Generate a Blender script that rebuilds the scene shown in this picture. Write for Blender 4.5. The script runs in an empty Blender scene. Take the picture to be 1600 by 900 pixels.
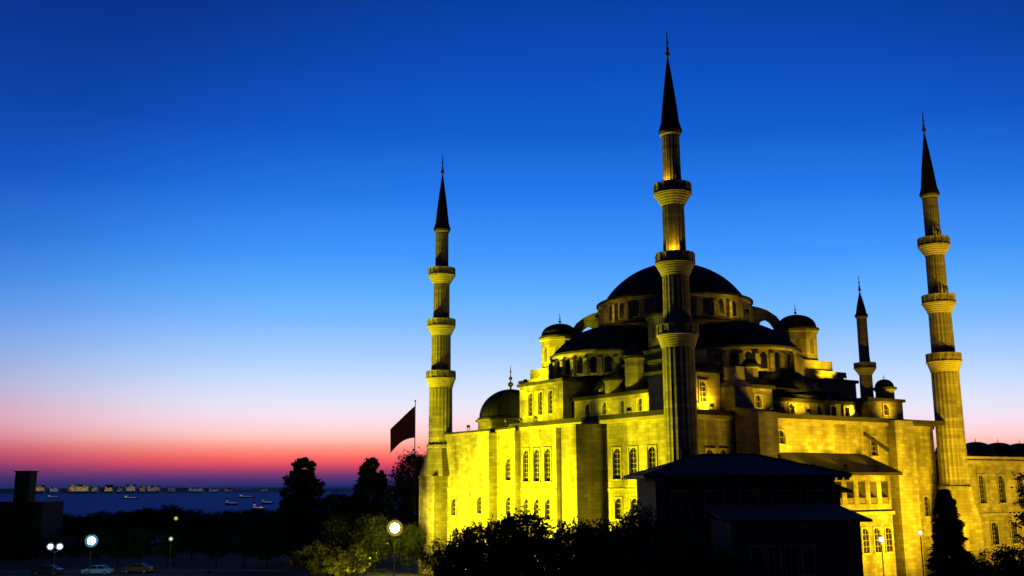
import bpy, math, random
from mathutils import Vector, Matrix

# ------------------------------------------------------------------ camera
S = bpy.context.scene
COL = S.collection
FPX = 1584.6                                   # focal length in pixels of the 1600 px wide photograph
PITCH, ROLL = math.radians(10.99), math.radians(0.2967)
CAMZ = 13.0
cd = bpy.data.cameras.new('camera')
cd.sensor_width = 36.0
cd.lens = 36.0 * FPX / 1600.0
cd.clip_start, cd.clip_end = 0.5, 90000.0
cam = bpy.data.objects.new('camera', cd)
COL.objects.link(cam)
cam.matrix_world = (Matrix.Translation((0, 0, CAMZ)) @ Matrix.Rotation(math.pi / 2 + PITCH, 4, 'X')
                    @ Matrix.Rotation(-ROLL, 4, 'Z'))
S.camera = cam

# ------------------------------------------------------------------ exposure
S.view_settings.view_transform = 'Standard'
S.view_settings.look = 'None'
S.view_settings.exposure = 0.0
S.view_settings.gamma = 1.0
S.view_settings.use_curve_mapping = False
S.render.engine = 'CYCLES'
S.cycles.use_denoising = True
S.cycles.max_bounces = 5
S.cycles.diffuse_bounces = 3
S.cycles.glossy_bounces = 2
S.cycles.sample_clamp_indirect = 4.0


def lin(c):
    return tuple((x / 255 / 12.92 if x / 255 <= 0.04045 else ((x / 255 + 0.055) / 1.055) ** 2.4) for x in c)


# ------------------------------------------------------------------ sky (dusk: afterglow ahead, night behind)
W = bpy.data.worlds.new('World')
S.world = W
W.use_nodes = True
nt = W.node_tree
nt.nodes.clear()


def node(tree, kind, **kw):
    n = tree.nodes.new(kind)
    for k, v in kw.items():
        setattr(n, k, v)
    return n


def sky_ramp(tree, stops):
    r = node(tree, 'ShaderNodeValToRGB')
    e = r.color_ramp.elements
    while len(e) > 1:
        e.remove(e[-1])
    for i, (z, c) in enumerate(stops):
        p = (z + 0.02) / 0.52
        if i == 0:
            e[0].position = p
            el = e[0]
        else:
            el = e.new(p)
        el.color = (*lin(c), 1)
    return r


GLOW = [(-.02, (30, 42, 100)), (0, (34, 44, 105)), (.005, (66, 48, 110)), (.010, (108, 54, 114)), (.016, (180, 66, 104)),
        (.022, (238, 84, 98)), (.028, (253, 112, 106)), (.036, (255, 152, 136)), (.043, (255, 188, 176)),
        (.053, (255, 212, 214)), (.064, (247, 224, 238)), (.077, (233, 229, 249)), (.090, (216, 227, 253)),
        (.108, (190, 217, 255)), (.127, (165, 204, 255)), (.158, (122, 186, 255)), (.188, (92, 172, 255)),
        (.219, (66, 152, 253)), (.278, (34, 121, 235)), (.336, (12, 94, 210)), (.392, (4, 80, 192)), (.445, (3, 71, 181)), (.5, (2, 52, 150))]
SIDE = [(-.02, (28, 40, 95)), (0, (30, 42, 100)), (.009, (60, 48, 105)), (.018, (98, 55, 110)), (.027, (150, 68, 108)),
        (.036, (190, 90, 120)), (.045, (206, 120, 145)), (.055, (212, 142, 165)), (.066, (204, 152, 182)),
        (.079, (188, 161, 195)), (.092, (168, 168, 208)), (.122, (130, 164, 228)), (.158, (92, 146, 228)),
        (.188, (62, 131, 224)), (.219, (42, 114, 213)), (.278, (14, 85, 193)), (.336, (6, 66, 168)), (.392, (4, 54, 150)),
        (.445, (3, 44, 132)), (.5, (1, 28, 92))]
tc = node(nt, 'ShaderNodeTexCoord')
sep = node(nt, 'ShaderNodeSeparateXYZ')
nt.links.new(tc.outputs['Generated'], sep.inputs[0])
pos = node(nt, 'ShaderNodeMapRange')
pos.inputs['From Min'].default_value, pos.inputs['From Max'].default_value = -0.02, 0.5
mxx = node(nt, 'ShaderNodeMath', operation='MAXIMUM')          # the afterglow lies lower towards the right
mxx.inputs[1].default_value = 0.0
nt.links.new(sep.outputs['X'], mxx.inputs[0])
mad = node(nt, 'ShaderNodeMath', operation='MULTIPLY_ADD')
mad.inputs[1].default_value = 0.022
nt.links.new(mxx.outputs[0], mad.inputs[0])
nt.links.new(sep.outputs['Z'], mad.inputs[2])
nt.links.new(mad.outputs[0], pos.inputs['Value'])
ra, rb = sky_ramp(nt, GLOW), sky_ramp(nt, SIDE)
nt.links.new(pos.outputs[0], ra.inputs[0])
nt.links.new(pos.outputs[0], rb.inputs[0])
dot = node(nt, 'ShaderNodeVectorMath', operation='DOT_PRODUCT')
nt.links.new(tc.outputs['Generated'], dot.inputs[0])
GAZ = math.radians(6)
dot.inputs[1].default_value = (math.sin(GAZ), math.cos(GAZ), 0)
mixf = node(nt, 'ShaderNodeMapRange', interpolation_type='SMOOTHSTEP')
mixf.inputs['From Min'].default_value, mixf.inputs['From Max'].default_value = 0.79, 0.955
nt.links.new(dot.outputs['Value'], mixf.inputs['Value'])
mx = node(nt, 'ShaderNodeMix', data_type='RGBA')
nt.links.new(mixf.outputs[0], mx.inputs['Factor'])
nt.links.new(rb.outputs[0], mx.inputs['A'])
nt.links.new(ra.outputs[0], mx.inputs['B'])
# the sky darkens to night overhead and away from the afterglow
dark = node(nt, 'ShaderNodeMapRange', interpolation_type='SMOOTHSTEP')
dark.inputs['From Min'].default_value, dark.inputs['From Max'].default_value = 0.0, 0.82
dark.inputs['To Min'].default_value, dark.inputs['To Max'].default_value = 0.060, 1.0
nt.links.new(dot.outputs['Value'], dark.inputs['Value'])
bg = node(nt, 'ShaderNodeBackground')
nt.links.new(mx.outputs['Result'], bg.inputs['Color'])
nt.links.new(dark.outputs[0], bg.inputs['Strength'])
nish = node(nt, 'ShaderNodeTexSky', sky_type='NISHITA')
nish.sun_disc = False
nish.sun_elevation = math.radians(-4)
nish.sun_rotation = math.radians(4)
bg2 = node(nt, 'ShaderNodeBackground')
nt.links.new(nish.outputs[0], bg2.inputs['Color'])
bg2.inputs['Strength'].default_value = 0.05
addn = node(nt, 'ShaderNodeAddShader')
nt.links.new(bg.outputs[0], addn.inputs[0])
nt.links.new(bg2.outputs[0], addn.inputs[1])
wo = node(nt, 'ShaderNodeOutputWorld')
nt.links.new(addn.outputs[0], wo.inputs['Surface'])

# the set sun: only a faint last glow from the horizon ahead
sl = bpy.data.lights.new('sun', 'SUN')
sl.energy, sl.angle, sl.color = 0.03, math.radians(12), (1.0, 0.6, 0.5)
sun = bpy.data.objects.new('sun', sl)
COL.objects.link(sun)
sun.rotation_euler = Vector((-math.sin(GAZ), -math.cos(GAZ), -0.03)).to_track_quat('-Z', 'Y').to_euler()

R = random.Random(7)


# ------------------------------------------------------------------ helpers
def at(px, py, Y):
    """World point at forward distance Y seen at pixel (px, py) of the 1600 x 900 photograph."""
    a, b = px - 800, 450 - py
    c, s = math.cos(ROLL), math.sin(ROLL)
    x, u = (a * c + b * s) / FPX, (-a * s + b * c) / FPX
    d = Vector((x, math.cos(PITCH) - u * math.sin(PITCH), math.sin(PITCH) + u * math.cos(PITCH)))
    return d * (Y / d.y) + Vector((0, 0, CAMZ))


MATS = {}


def mat(name, color, rough=0.8, metal=0.0, noise=None, emit=None, spec=0.5, bump=None):
    """Principled material; noise = (scale, amount) varies the colour in blotches, bump = (scale, strength)."""
    if name in MATS:
        return MATS[name]
    m = bpy.data.materials.new(name)
    m.use_nodes = True
    t = m.node_tree
    b = t.nodes['Principled BSDF']
    b.inputs['Base Color'].default_value = (*color, 1)
    b.inputs['Roughness'].default_value = rough
    b.inputs['Metallic'].default_value = metal
    b.inputs['Specular IOR Level'].default_value = spec
    if noise or bump:
        c = node(t, 'ShaderNodeTexCoord')
    if noise:
        n = node(t, 'ShaderNodeTexNoise')
        n.inputs['Scale'].default_value = noise[0]
        n.inputs['Detail'].default_value = 5
        t.links.new(c.outputs['Object'], n.inputs['Vector'])
        r = node(t, 'ShaderNodeMapRange')
        r.inputs['From Min'].default_value, r.inputs['From Max'].default_value = 0.3, 0.7
        r.inputs['To Min'].default_value, r.inputs['To Max'].default_value = 1 - noise[1], 1 + noise[1]
        t.links.new(n.outputs['Fac'], r.inputs['Value'])
        v = node(t, 'ShaderNodeVectorMath', operation='SCALE')
        v.inputs[0].default_value = color
        t.links.new(r.outputs[0], v.inputs['Scale'])
        t.links.new(v.outputs[0], b.inputs['Base Color'])
    if bump:
        n2 = node(t, 'ShaderNodeTexNoise')
        n2.inputs['Scale'].default_value = bump[0]
        n2.inputs['Detail'].default_value = 4
        t.links.new(c.outputs['Object'], n2.inputs['Vector'])
        bp = node(t, 'ShaderNodeBump')
        bp.inputs['Strength'].default_value = bump[1]
        if len(bump) > 2:
            bp.inputs['Distance'].default_value = bump[2]
        t.links.new(n2.outputs['Fac'], bp.inputs['Height'])
        t.links.new(bp.outputs[0], b.inputs['Normal'])
    if emit:
        b.inputs['Emission Color'].default_value = (*emit[0], 1)
        b.inputs['Emission Strength'].default_value = emit[1]
    MATS[name] = m
    return m


def stone_mat(name, color, bw=1.1, rh=0.46):
    """Coursed ashlar: block-to-block tone, thin joints, weather stains that run down."""
    m = bpy.data.materials.new(name)
    m.use_nodes = True
    t = m.node_tree
    b = t.nodes['Principled BSDF']
    b.inputs['Roughness'].default_value = 0.9
    b.inputs['Specular IOR Level'].default_value = 0.2
    c = node(t, 'ShaderNodeTexCoord')
    s = node(t, 'ShaderNodeSeparateXYZ')
    t.links.new(c.outputs['Object'], s.inputs[0])
    a = node(t, 'ShaderNodeMath', operation='ADD')
    t.links.new(s.outputs['X'], a.inputs[0])
    t.links.new(s.outputs['Y'], a.inputs[1])
    k = node(t, 'ShaderNodeCombineXYZ')
    t.links.new(a.outputs[0], k.inputs[0])
    t.links.new(s.outputs['Z'], k.inputs[1])
    br = node(t, 'ShaderNodeTexBrick')
    br.inputs['Scale'].default_value = 1.0
    br.inputs['Brick Width'].default_value = bw
    br.inputs['Row Height'].default_value = rh
    br.inputs['Mortar Size'].default_value = 0.016
    br.inputs['Color1'].default_value = (*[x * 0.70 for x in color], 1)
    br.inputs['Color2'].default_value = (*[x * 1.22 for x in color], 1)
    br.inputs['Mortar'].default_value = (*[x * 0.55 for x in color], 1)
    t.links.new(k.outputs[0], br.inputs['Vector'])
    mp = node(t, 'ShaderNodeMapping')
    mp.inputs['Scale'].default_value = (0.5, 0.5, 0.09)
    t.links.new(c.outputs['Object'], mp.inputs['Vector'])
    n = node(t, 'ShaderNodeTexNoise')
    n.inputs['Scale'].default_value = 1.0
    n.inputs['Detail'].default_value = 6
    t.links.new(mp.outputs[0], n.inputs['Vector'])
    r = node(t, 'ShaderNodeMapRange')
    r.inputs['From Min'].default_value, r.inputs['From Max'].default_value = 0.32, 0.68
    r.inputs['To Min'].default_value, r.inputs['To Max'].default_value = 0.50, 1.22
    t.links.new(n.outputs['Fac'], r.inputs['Value'])
    n3 = node(t, 'ShaderNodeTexNoise')               # repaired and soot-darkened patches
    n3.inputs['Scale'].default_value = 0.22
    n3.inputs['Detail'].default_value = 8
    n3.inputs['Roughness'].default_value = 0.7
    t.links.new(c.outputs['Object'], n3.inputs['Vector'])
    r3 = node(t, 'ShaderNodeMapRange')
    r3.inputs['From Min'].default_value, r3.inputs['From Max'].default_value = 0.38, 0.56
    r3.inputs['To Min'].default_value, r3.inputs['To Max'].default_value = 0.82, 1.05
    t.links.new(n3.outputs['Fac'], r3.inputs['Value'])
    mm = node(t, 'ShaderNodeMath', operation='MULTIPLY')
    t.links.new(r.outputs[0], mm.inputs[0])
    t.links.new(r3.outputs[0], mm.inputs[1])
    v = node(t, 'ShaderNodeVectorMath', operation='SCALE')
    t.links.new(br.outputs['Color'], v.inputs[0])
    t.links.new(mm.outputs[0], v.inputs['Scale'])
    t.links.new(v.outputs[0], b.inputs['Base Color'])
    bp = node(t, 'ShaderNodeBump')
    bp.inputs['Strength'].default_value = 0.35
    bp.inputs['Distance'].default_value = 0.05
    t.links.new(br.outputs['Fac'], bp.inputs['Height'])
    bp.invert = True
    t.links.new(bp.outputs[0], b.inputs['Normal'])
    MATS[name] = m
    return m


STONE = stone_mat('limestone', (0.40, 0.37, 0.31))
TRIM = mat('trim_stone', (0.36, 0.33, 0.28), 0.85, noise=(0.7, 0.25))
LEAD = mat('lead_sheet', (0.040, 0.041, 0.046), 0.65, 0.0, noise=(0.35, 0.5), bump=(0.6, 0.2), spec=0.15)
GLASS = mat('dark_window_glass', (0.012, 0.013, 0.016), 0.25)
GRILLE = mat('stone_lattice', (0.17, 0.155, 0.13), 0.8, noise=(3, 0.3))
GOLD = mat('gilded_metal', (0.5, 0.36, 0.12), 0.4, 0.8)
IRON = mat('dark_iron', (0.03, 0.03, 0.032), 0.5, 0.6)
BARK = mat('bark', (0.05, 0.038, 0.028), 0.95, noise=(2, 0.4))
LEAF = mat('leaf', (0.045, 0.07, 0.02), 0.7, noise=(0.4, 0.5), spec=0.2)
LEAFC = mat('cypress_leaf', (0.022, 0.036, 0.016), 0.8, noise=(0.6, 0.4), spec=0.1)
PLASTER = mat('old_plaster', (0.20, 0.155, 0.11), 0.9, noise=(0.6, 0.25))
WOOD = mat('dark_timber', (0.07, 0.055, 0.04), 0.8, noise=(1.5, 0.3))
PALE = mat('pale_frame', (0.50, 0.48, 0.44), 0.8)
TILE = mat('roof_tile', (0.085, 0.06, 0.05), 0.85, noise=(1.0, 0.35), bump=(5, 0.3))


class MB:
    """Collects polygons, then links them as one mesh object."""

    def __init__(s):
        s.v, s.f, s.mi = [], [], []
        s.cur = 0

    def poly(s, pts):
        i = len(s.v)
        s.v += [tuple(p) for p in pts]
        s.f.append(tuple(range(i, i + len(pts))))
        s.mi.append(s.cur)

    def box(s, x0, x1, y0, y1, z0, z1):
        i = len(s.v)
        s.v += [(x0, y0, z0), (x1, y0, z0), (x1, y1, z0), (x0, y1, z0), (x0, y0, z1), (x1, y0, z1), (x1, y1, z1), (x0, y1, z1)]
        for q in ((0, 3, 2, 1), (4, 5, 6, 7), (0, 1, 5, 4), (1, 2, 6, 5), (2, 3, 7, 6), (3, 0, 4, 7)):
            s.f.append(tuple(i + k for k in q))
            s.mi.append(s.cur)
        return s

    def prism(s, pts, d):
        """Closed solid from a planar loop of 3D points swept by vector d."""
        n = len(pts)
        d = Vector(d)
        i = len(s.v)
        s.v += [tuple(Vector(p)) for p in pts] + [tuple(Vector(p) + d) for p in pts]
        s.f.append(tuple(range(i + n - 1, i - 1, -1)))
        s.f.append(tuple(range(i + n, i + 2 * n)))
        s.mi += [s.cur] * 2
        for k in range(n):
            j = (k + 1) % n
            s.f.append((i + k, i + j, i + n + j, i + n + k))
            s.mi.append(s.cur)
        return s

    def lathe(s, prof, c=(0, 0), n=24, a0=0.0, a1=2 * math.pi, close=False):
        """Revolve (radius, z) pairs about the vertical through c."""
        full = abs(a1 - a0 - 2 * math.pi) < 1e-6
        m = n if full else n + 1
        i = len(s.v)
        for r, z in prof:
            for k in range(m):
                a = a0 + (a1 - a0) * k / n
                s.v.append((c[0] + max(r, 1e-4) * math.cos(a), c[1] + max(r, 1e-4) * math.sin(a), z))
        for j in range(len(prof) - 1):
            for k in range(n):
                k2 = (k + 1) % m
                s.f.append((i + j * m + k, i + j * m + k2, i + (j + 1) * m + k2, i + (j + 1) * m + k))
                s.mi.append(s.cur)
        if close:
            s.f.append(tuple(i + k for k in range(m))[::-1])
            s.f.append(tuple(i + (len(prof) - 1) * m + k for k in range(m)))
            s.mi += [s.cur] * 2
        return s

    def tube(s, p0, p1, r0, r1, n=8):
        p0, p1 = Vector(p0), Vector(p1)
        d = (p1 - p0).normalized()
        a = d.orthogonal().normalized()
        b = d.cross(a)
        i = len(s.v)
        for p, r in ((p0, r0), (p1, r1)):
            for k in range(n):
                t = 2 * math.pi * k / n
                s.v.append(tuple(p + (a * math.cos(t) + b * math.sin(t)) * r))
        for k in range(n):
            j = (k + 1) % n
            s.f.append((i + k, i + j, i + n + j, i + n + k))
        s.f.append(tuple(range(i + n - 1, i - 1, -1)))
        s.f.append(tuple(range(i + n, i + 2 * n)))
        s.mi += [s.cur] * (n + 2)
        return s

    def panel(s, o, a, nrm, w, z0, z1, holes, depth):
        """Wall face starting at o, running along unit a for w, outward normal nrm, with real recessed openings."""
        o, a, nrm = Vector((o[0], o[1], 0)), Vector((a[0], a[1], 0)), Vector((nrm[0], nrm[1], 0))
        P = lambda t, z, dd=0.0: o + a * t + Vector((0, 0, z)) - nrm * dd
        ts = sorted({0, w, *[h[0] for h in holes], *[h[1] for h in holes]})
        zs = sorted({z0, z1, *[h[2] for h in holes], *[h[3] for h in holes]})
        for ta, tb in zip(ts, ts[1:]):
            for za, zb in zip(zs, zs[1:]):
                tm, zm = (ta + tb) / 2, (za + zb) / 2
                if any(h[0] < tm < h[1] and h[2] < zm < h[3] for h in holes):
                    continue
                s.poly([P(ta, za), P(tb, za), P(tb, zb), P(ta, zb)])
        for (ta, tb, za, zb) in holes:
            s.poly([P(ta, za), P(ta, za, depth), P(ta, zb, depth), P(ta, zb)])
            s.poly([P(tb, za), P(tb, za, depth), P(tb, zb, depth), P(tb, zb)])
            s.poly([P(ta, za), P(tb, za), P(tb, za, depth), P(ta, za, depth)])
            s.poly([P(ta, zb), P(tb, zb), P(tb, zb, depth), P(ta, zb, depth)])
        return s

    def build(s, name, m, parent=None, smooth=None):
        me = bpy.data.meshes.new(name)
        me.from_pydata(s.v, [], s.f)
        for mm in (m if isinstance(m, (list, tuple)) else [m]):
            me.materials.append(mm)
        if len(set(s.mi)) > 1:
            me.polygons.foreach_set('material_index', s.mi)
        if smooth:
            me.polygons.foreach_set('use_smooth', [True] * len(me.polygons))
            me.set_sharp_from_angle(angle=math.radians(smooth))
        me.update()
        return link(name, me, parent)


def link(name, me, parent=None):
    o = bpy.data.objects.new(name, me)
    COL.objects.link(o)
    if parent is not None:
        o.parent = parent
    return o


def tag(o, label=None, cat=None, group=None, kind=None):
    if label: o['label'] = label
    if cat: o['category'] = cat
    if group: o['group'] = group
    if kind: o['kind'] = kind
    return o


def empty(name, loc, rz=0.0, **kw):
    o = bpy.data.objects.new(name, None)
    COL.objects.link(o)
    o.location = loc
    o.rotation_euler = (0, 0, rz)
    o.empty_display_size = 0.5
    return tag(o, **kw)


def copy_tree(o, parent=None):
    c = o.copy()
    COL.objects.link(c)
    if parent is not None:
        c.parent = parent
    for ch in list(o.children):
        copy_tree(ch, c)
    return c


# ------------------------------------------------------------------ ground, road, sea, far shore
def hgt(x, y):
    """Level terrace round the mosque, then the hill falls to the sea."""
    d = max(0.0, y - 235 - 0.25 * max(0, x))
    return -min(46.0, d * 0.06 if d < 700 else 46.0)


g = MB()
xs = [-6000, -2500, -1200, -700, -450, -300, -220, -160, -120, -80, -40, 0, 40, 80, 120, 160, 220, 300, 450, 700, 1200, 2500, 6000]
ys = [-400, -100, 0, 50, 100, 150, 200, 235, 270, 320, 380, 450, 550, 650, 760, 900, 1000, 1100]
for xa, xb in zip(xs, xs[1:]):
    for ya, yb in zip(ys, ys[1:]):
        g.poly([(x, y, hgt(x, y)) for x, y in ((xa, ya), (xb, ya), (xb, yb), (xa, yb))])
tag(g.build('ground', mat('dry_ground', (0.06, 0.058, 0.042), 0.95, noise=(0.15, 0.4))), kind='structure')

m = MB()
m.poly([(-60000, 1000, -40), (60000, 1000, -40), (60000, 70000, -40), (-60000, 70000, -40)])
SEA = bpy.data.materials.new('sea_water')          # wave-roughened water: broad, weak, blue-tinted reflection of the sky
SEA.use_nodes = True
t = SEA.node_tree
t.nodes.clear()
gb = node(t, 'ShaderNodeBsdfGlossy')
gb.inputs['Roughness'].default_value = 0.6
sn = node(t, 'ShaderNodeTexNoise')
sn.inputs['Scale'].default_value = 1.0
smp = node(t, 'ShaderNodeMapping')
smp.inputs['Scale'].default_value = (0.0006, 0.004, 1)
stc = node(t, 'ShaderNodeTexCoord')
t.links.new(stc.outputs['Object'], smp.inputs['Vector'])
t.links.new(smp.outputs[0], sn.inputs['Vector'])
sr_ = sky_ramp(t, [(.12, (98, 130, 176)), (.36, (112, 146, 194))])
t.links.new(sn.outputs['Fac'], sr_.inputs[0])
t.links.new(sr_.outputs[0], gb.inputs['Color'])
so_ = node(t, 'ShaderNodeOutputMaterial')
t.links.new(gb.outputs[0], so_.inputs['Surface'])
tag(m.build('sea', SEA), kind='structure')

m = MB()
rr = random.Random(3)
prev = None
N_SH = 60
tops = [rr.uniform(-18, 12) + 10 * math.sin(k * 0.5) for k in range(N_SH + 1)]
for k in range(N_SH):
    x0, x1 = -9000 + k * 300, -8700 + k * 300
    za, zb = tops[k], tops[k + 1]
    m.poly([(x0, 9300, -39), (x1, 9300, -39), (x1, 10200, zb), (x0, 10200, za)])
    m.poly([(x0, 10200, za), (x1, 10200, zb), (x1, 11500, -39), (x0, 11500, -39)])
tag(m.build('far_shore_hills', mat('far_shore_land', (0.05, 0.05, 0.06), 1.0)), kind='structure')

m = MB()
m.poly([(-120, 152.5, .004), (-20, 152.5, .004), (-20, 163, .004), (-120, 163, .004)])
tag(m.build('road', mat('asphalt', (0.05, 0.05, 0.052), 0.8, noise=(2, 0.2))), kind='structure')
m = MB()
for k in range(14):
    m.poly([(-118 + k * 7, 157.7, .008), (-115 + k * 7, 157.7, .008), (-115 + k * 7, 157.85, .008), (-118 + k * 7, 157.85, .008)])
tag(m.build('road_markings', mat('road_paint', (0.6, 0.6, 0.58), 0.7)), kind='structure')
m = MB()
m.box(-120, -20, 163, 166, 0, 0.13)
m.box(-120, -20, 149.5, 152.5, 0, 0.13)
tag(m.build('pavement', mat('paving', (0.16, 0.155, 0.15), 0.9, noise=(1.5, 0.2))), kind='structure')

# ------------------------------------------------------------------ the mosque
# local axes: x runs along the right-hand face, y along the left-hand face, origin under the near minaret
NX, NY, ROT = 18.53, 112.48, math.radians(33.166)
A, B = 54.27, 48.96
CX, CY = 24.3, 27.1


def world(x, y, z=0.0):
    return Vector((NX + x * math.cos(ROT) - y * math.sin(ROT), NY + x * math.sin(ROT) + y * math.cos(ROT), z))


MO = empty('mosque', (NX, NY, 0), ROT, label='floodlit stone mosque with cascading dark lead domes and half domes', cat='mosque')


def arch_window(name, w, h, parent, loc, face, depth=0.35, arched=True, lattice=True, lit=None):
    """Frame proud of the wall with a pane set back in the opening; face 'L' looks to -x, 'R' looks to -y."""
    key = ('win', round(w, 2), round(h, 2), arched, lattice, lit is not None)
    if key not in MESH:
        f = MB()
        t = 0.16
        f.box(-w / 2 - t, -w / 2, -0.10, 0.12, 0, h)
        f.box(w / 2, w / 2 + t, -0.10, 0.12, 0, h)
        f.box(-w / 2 - t - .1, w / 2 + t + .1, -0.18, 0.12, -0.16, 0)
        f.box(-w / 2 - t, w / 2 + t, -0.10, 0.12, h, h + t)
        if arched:                                  # spandrels that close the opening to a pointed arch
            K = 6
            rise = w * 0.62
            for sgn in (-1, 1):
                pts = [(sgn * w / 2, 0.0, h), (sgn * w / 2, 0.0, h - rise)]
                for k in range(1, K + 1):
                    q = k / K
                    pts.append((sgn * w / 2 * math.cos(q * math.pi / 2), 0.0, h - rise + rise * math.sin(q * math.pi / 2)))
                if sgn < 0:
                    pts = pts[::-1]
                f.prism(pts, (0, 0.14, 0))
        fm = bpy.data.meshes.new(name)
        fm.from_pydata(f.v, [], f.f)
        fm.materials.append(TRIM)
        p = MB()
        p.poly([(-w / 2, depth - 0.03, 0), (w / 2, depth - 0.03, 0), (w / 2, depth - 0.03, h), (-w / 2, depth - 0.03, h)])
        if lattice:
            p.cur = 1
            nb = max(2, int(w / 0.45))
            for k in range(1, nb):
                x = -w / 2 + w * k / nb
                p.box(x - .05, x + .05, depth - .10, depth - .05, 0, h)
            nv = max(2, int(h / 0.6))
            for k in range(1, nv):
                z = h * k / nv
                p.box(-w / 2, w / 2, depth - .12, depth - .051, z - .05, z + .05)
        pm = bpy.data.meshes.new('pane')
        pm.from_pydata(p.v, [], p.f)
        pm.materials.append(lit or GLASS)
        pm.materials.append(GRILLE)
        pm.polygons.foreach_set('material_index', p.mi)
        MESH[key] = (fm, pm)
    fm, pm = MESH[key]
    o = link('window', fm, parent)
    o.location = loc
    o.rotation_euler = (0, 0, {'L': -math.pi / 2, 'R': 0.0}.get(face, face))
    link('pane', pm, o)
    return o


MESH = {}


def rect(c, w, z0, z1):
    return (c - w / 2, c + w / 2, z0, z1)


# --- main prayer hall walls: faces x=0 (left in the photograph) and y=0 (right)
LW = [(5.0, 1.5, 13.6, 17.2), (8.3, 1.5, 13.6, 17.2), (11.3, 1.5, 13.6, 17.2),
      (5.0, 1.3, 9.0, 11.4), (8.3, 1.3, 9.0, 11.4), (11.2, 1.3, 9.0, 11.4), (19.3, 1.3, 9.0, 11.4), (19.3, 1.4, 13.6, 17.0),
      (35.0, 1.4, 13.6, 16.6), (42.6, 1.3, 9.0, 11.4), (50.0, 1.3, 8.6, 11.0), (49.3, 1.3, 4.6, 6.9), (46.2, 1.3, 4.6, 6.9),
      (5.0, 1.3, 4.6, 6.9), (8.3, 1.3, 4.6, 6.9), (35.0, 1.3, 9.0, 11.4)]
BAY = [(24.6, 1.4, 13.4, 17.6), (27.1, 1.4, 13.4, 17.6), (29.6, 1.4, 13.4, 17.6), (24.6, 1.3, 8.6, 11.2), (27.1, 1.3, 8.6, 11.2), (29.6, 1.3, 8.6, 11.2)]
RW = [(4.2, 1.4, 13.2, 16.8), (6.3, 1.2, 13.2, 16.8), (13.4, 1.3, 17.6, 19.2), (15.8, 1.3, 17.6, 19.2), (32.6, 1.3, 16.4, 18.8), (33.0, 1.3, 10.2, 12.6), (33.0, 1.3, 5.2, 7.6),
      (43.2, 1.4, 14.4, 17.4), (43.2, 1.3, 8.6, 11.2), (46.2, 1.3, 8.6, 11.2), (14.6, 1.2, 5.5, 8)]
w = MB()
TOP = 20.6
w.panel((0, 54), (0, -1), (-1, 0), 54 - 31.6, 0, TOP, [rect(54 - c, ww, a, b) for c, ww, a, b in LW if c > 31.6], 0.5)
w.panel((-0.7, 31.6), (0, -1), (-1, 0), 31.6 - 22.7, 0, TOP, [rect(31.6 - c, ww, a, b) for c, ww, a, b in BAY], 0.5)
w.poly([(-.7, 31.6, 0), (0, 31.6, 0), (0, 31.6, TOP), (-.7, 31.6, TOP)])
w.poly([(-.7, 22.7, 0), (0, 22.7, 0), (0, 22.7, TOP), (-.7, 22.7, TOP)])
w.panel((0, 22.7), (0, -1), (-1, 0), 22.7, 0, TOP, [rect(22.7 - c, ww, a, b) for c, ww, a, b in LW if c < 22.7], 0.5)
w.panel((0, 0), (1, 0), (0, -1), 39.6, 0, TOP, [rect(c, ww, a, b) for c, ww, a, b in RW if c < 39], 0.5)
w.panel((39.6, 2.6), (1, 0), (0, -1), B - 39.6, 0, TOP, [rect(c - 39.6, ww, a, b) for c, ww, a, b in RW if c > 39.6], 0.5)
w.poly([(39.6, 0, 0), (39.6, 2.6, 0), (39.6, 2.6, TOP), (39.6, 0, TOP)])
w.poly([(B, 2.6, 0), (B, 54, 0), (B, 54, TOP), (B, 2.6, TOP)])
w.poly([(0, 54, 0), (B, 54, 0), (B, 54, TOP), (0, 54, TOP)])
w.build('wall', STONE, MO)
for c, ww, a, b in LW:
    arch_window('window', ww, b - a, MO, (0, c, a), 'L')
for c, ww, a, b in BAY:
    arch_window('window', ww, b - a, MO, (-.7, c, a), 'L')
for c, ww, a, b in RW:
    arch_window('window', ww, b - a, MO, (c, 0 if c < 39.6 else 2.6, a), 'R')

# lead coping over the near half of both faces, thin stone coping on the rest
r = MB()
r.box(-1.1, 49.3, -0.55, 33.2, TOP + .003, 21.15)
r.box(-0.25, 49.3, 33.203, 54.3, TOP + .003, 20.85)
r.build('flat_roof', LEAD, MO)
c = MB()
c.box(-0.95, -0.003, -0.3, 22.4, 20.2, 20.597)
c.box(-0.9, -0.703, 22.4, 33.0, 20.2, 20.597)
c.box(-0.003, 39.9, -0.35, -0.003, 20.2, 20.597)
c.box(-0.22, -0.003, 33.0, 54.2, 20.3, 20.597)
c.box(39.9, 48.9, 2.3, 2.597, 20.2, 20.597)
c.build('cornice', TRIM, MO)

# buttress piers
b1 = MB()
b1.box(-4, -0.003, 14, 17, 0, 20.0)
b1.prism([(-4.2, 13.8, 20.003), (-.003, 13.8, 20.003), (-.003, 13.8, 20.19), (-4.2, 13.8, 20.12)], (0, 3.4, 0))
b1.build('buttress', STONE, MO)
MB().box(-1.3, -0.003, 38.0, 39.6, 0, 20.2).build('buttress', STONE, MO)
MB().box(-1.6, -0.703, 31.0, 32.0, 0, 20.2).build('buttress', STONE, MO)
b2 = MB()
b2.box(7.9, 11.0, -4.0, -0.553, 0, 20.6)
b2.box(7.9, 11.0, -0.553, -0.36, 0, 20.2)
b2.prism([(7.7, -4.2, 20.603), (7.7, -.56, 20.603), (7.7, -.56, 21.6), (7.7, -4.2, 20.9)], (3.5, 0, 0))
b2.box(7.9, 10.9, -0.5, 2.8, 21.153, 24.0)
b2.prism([(7.8, -.6, 24.003), (11.0, -.6, 24.003), (10.4, -.2, 24.7), (8.4, -.2, 24.7)], (0, 3.2, 0))
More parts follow.
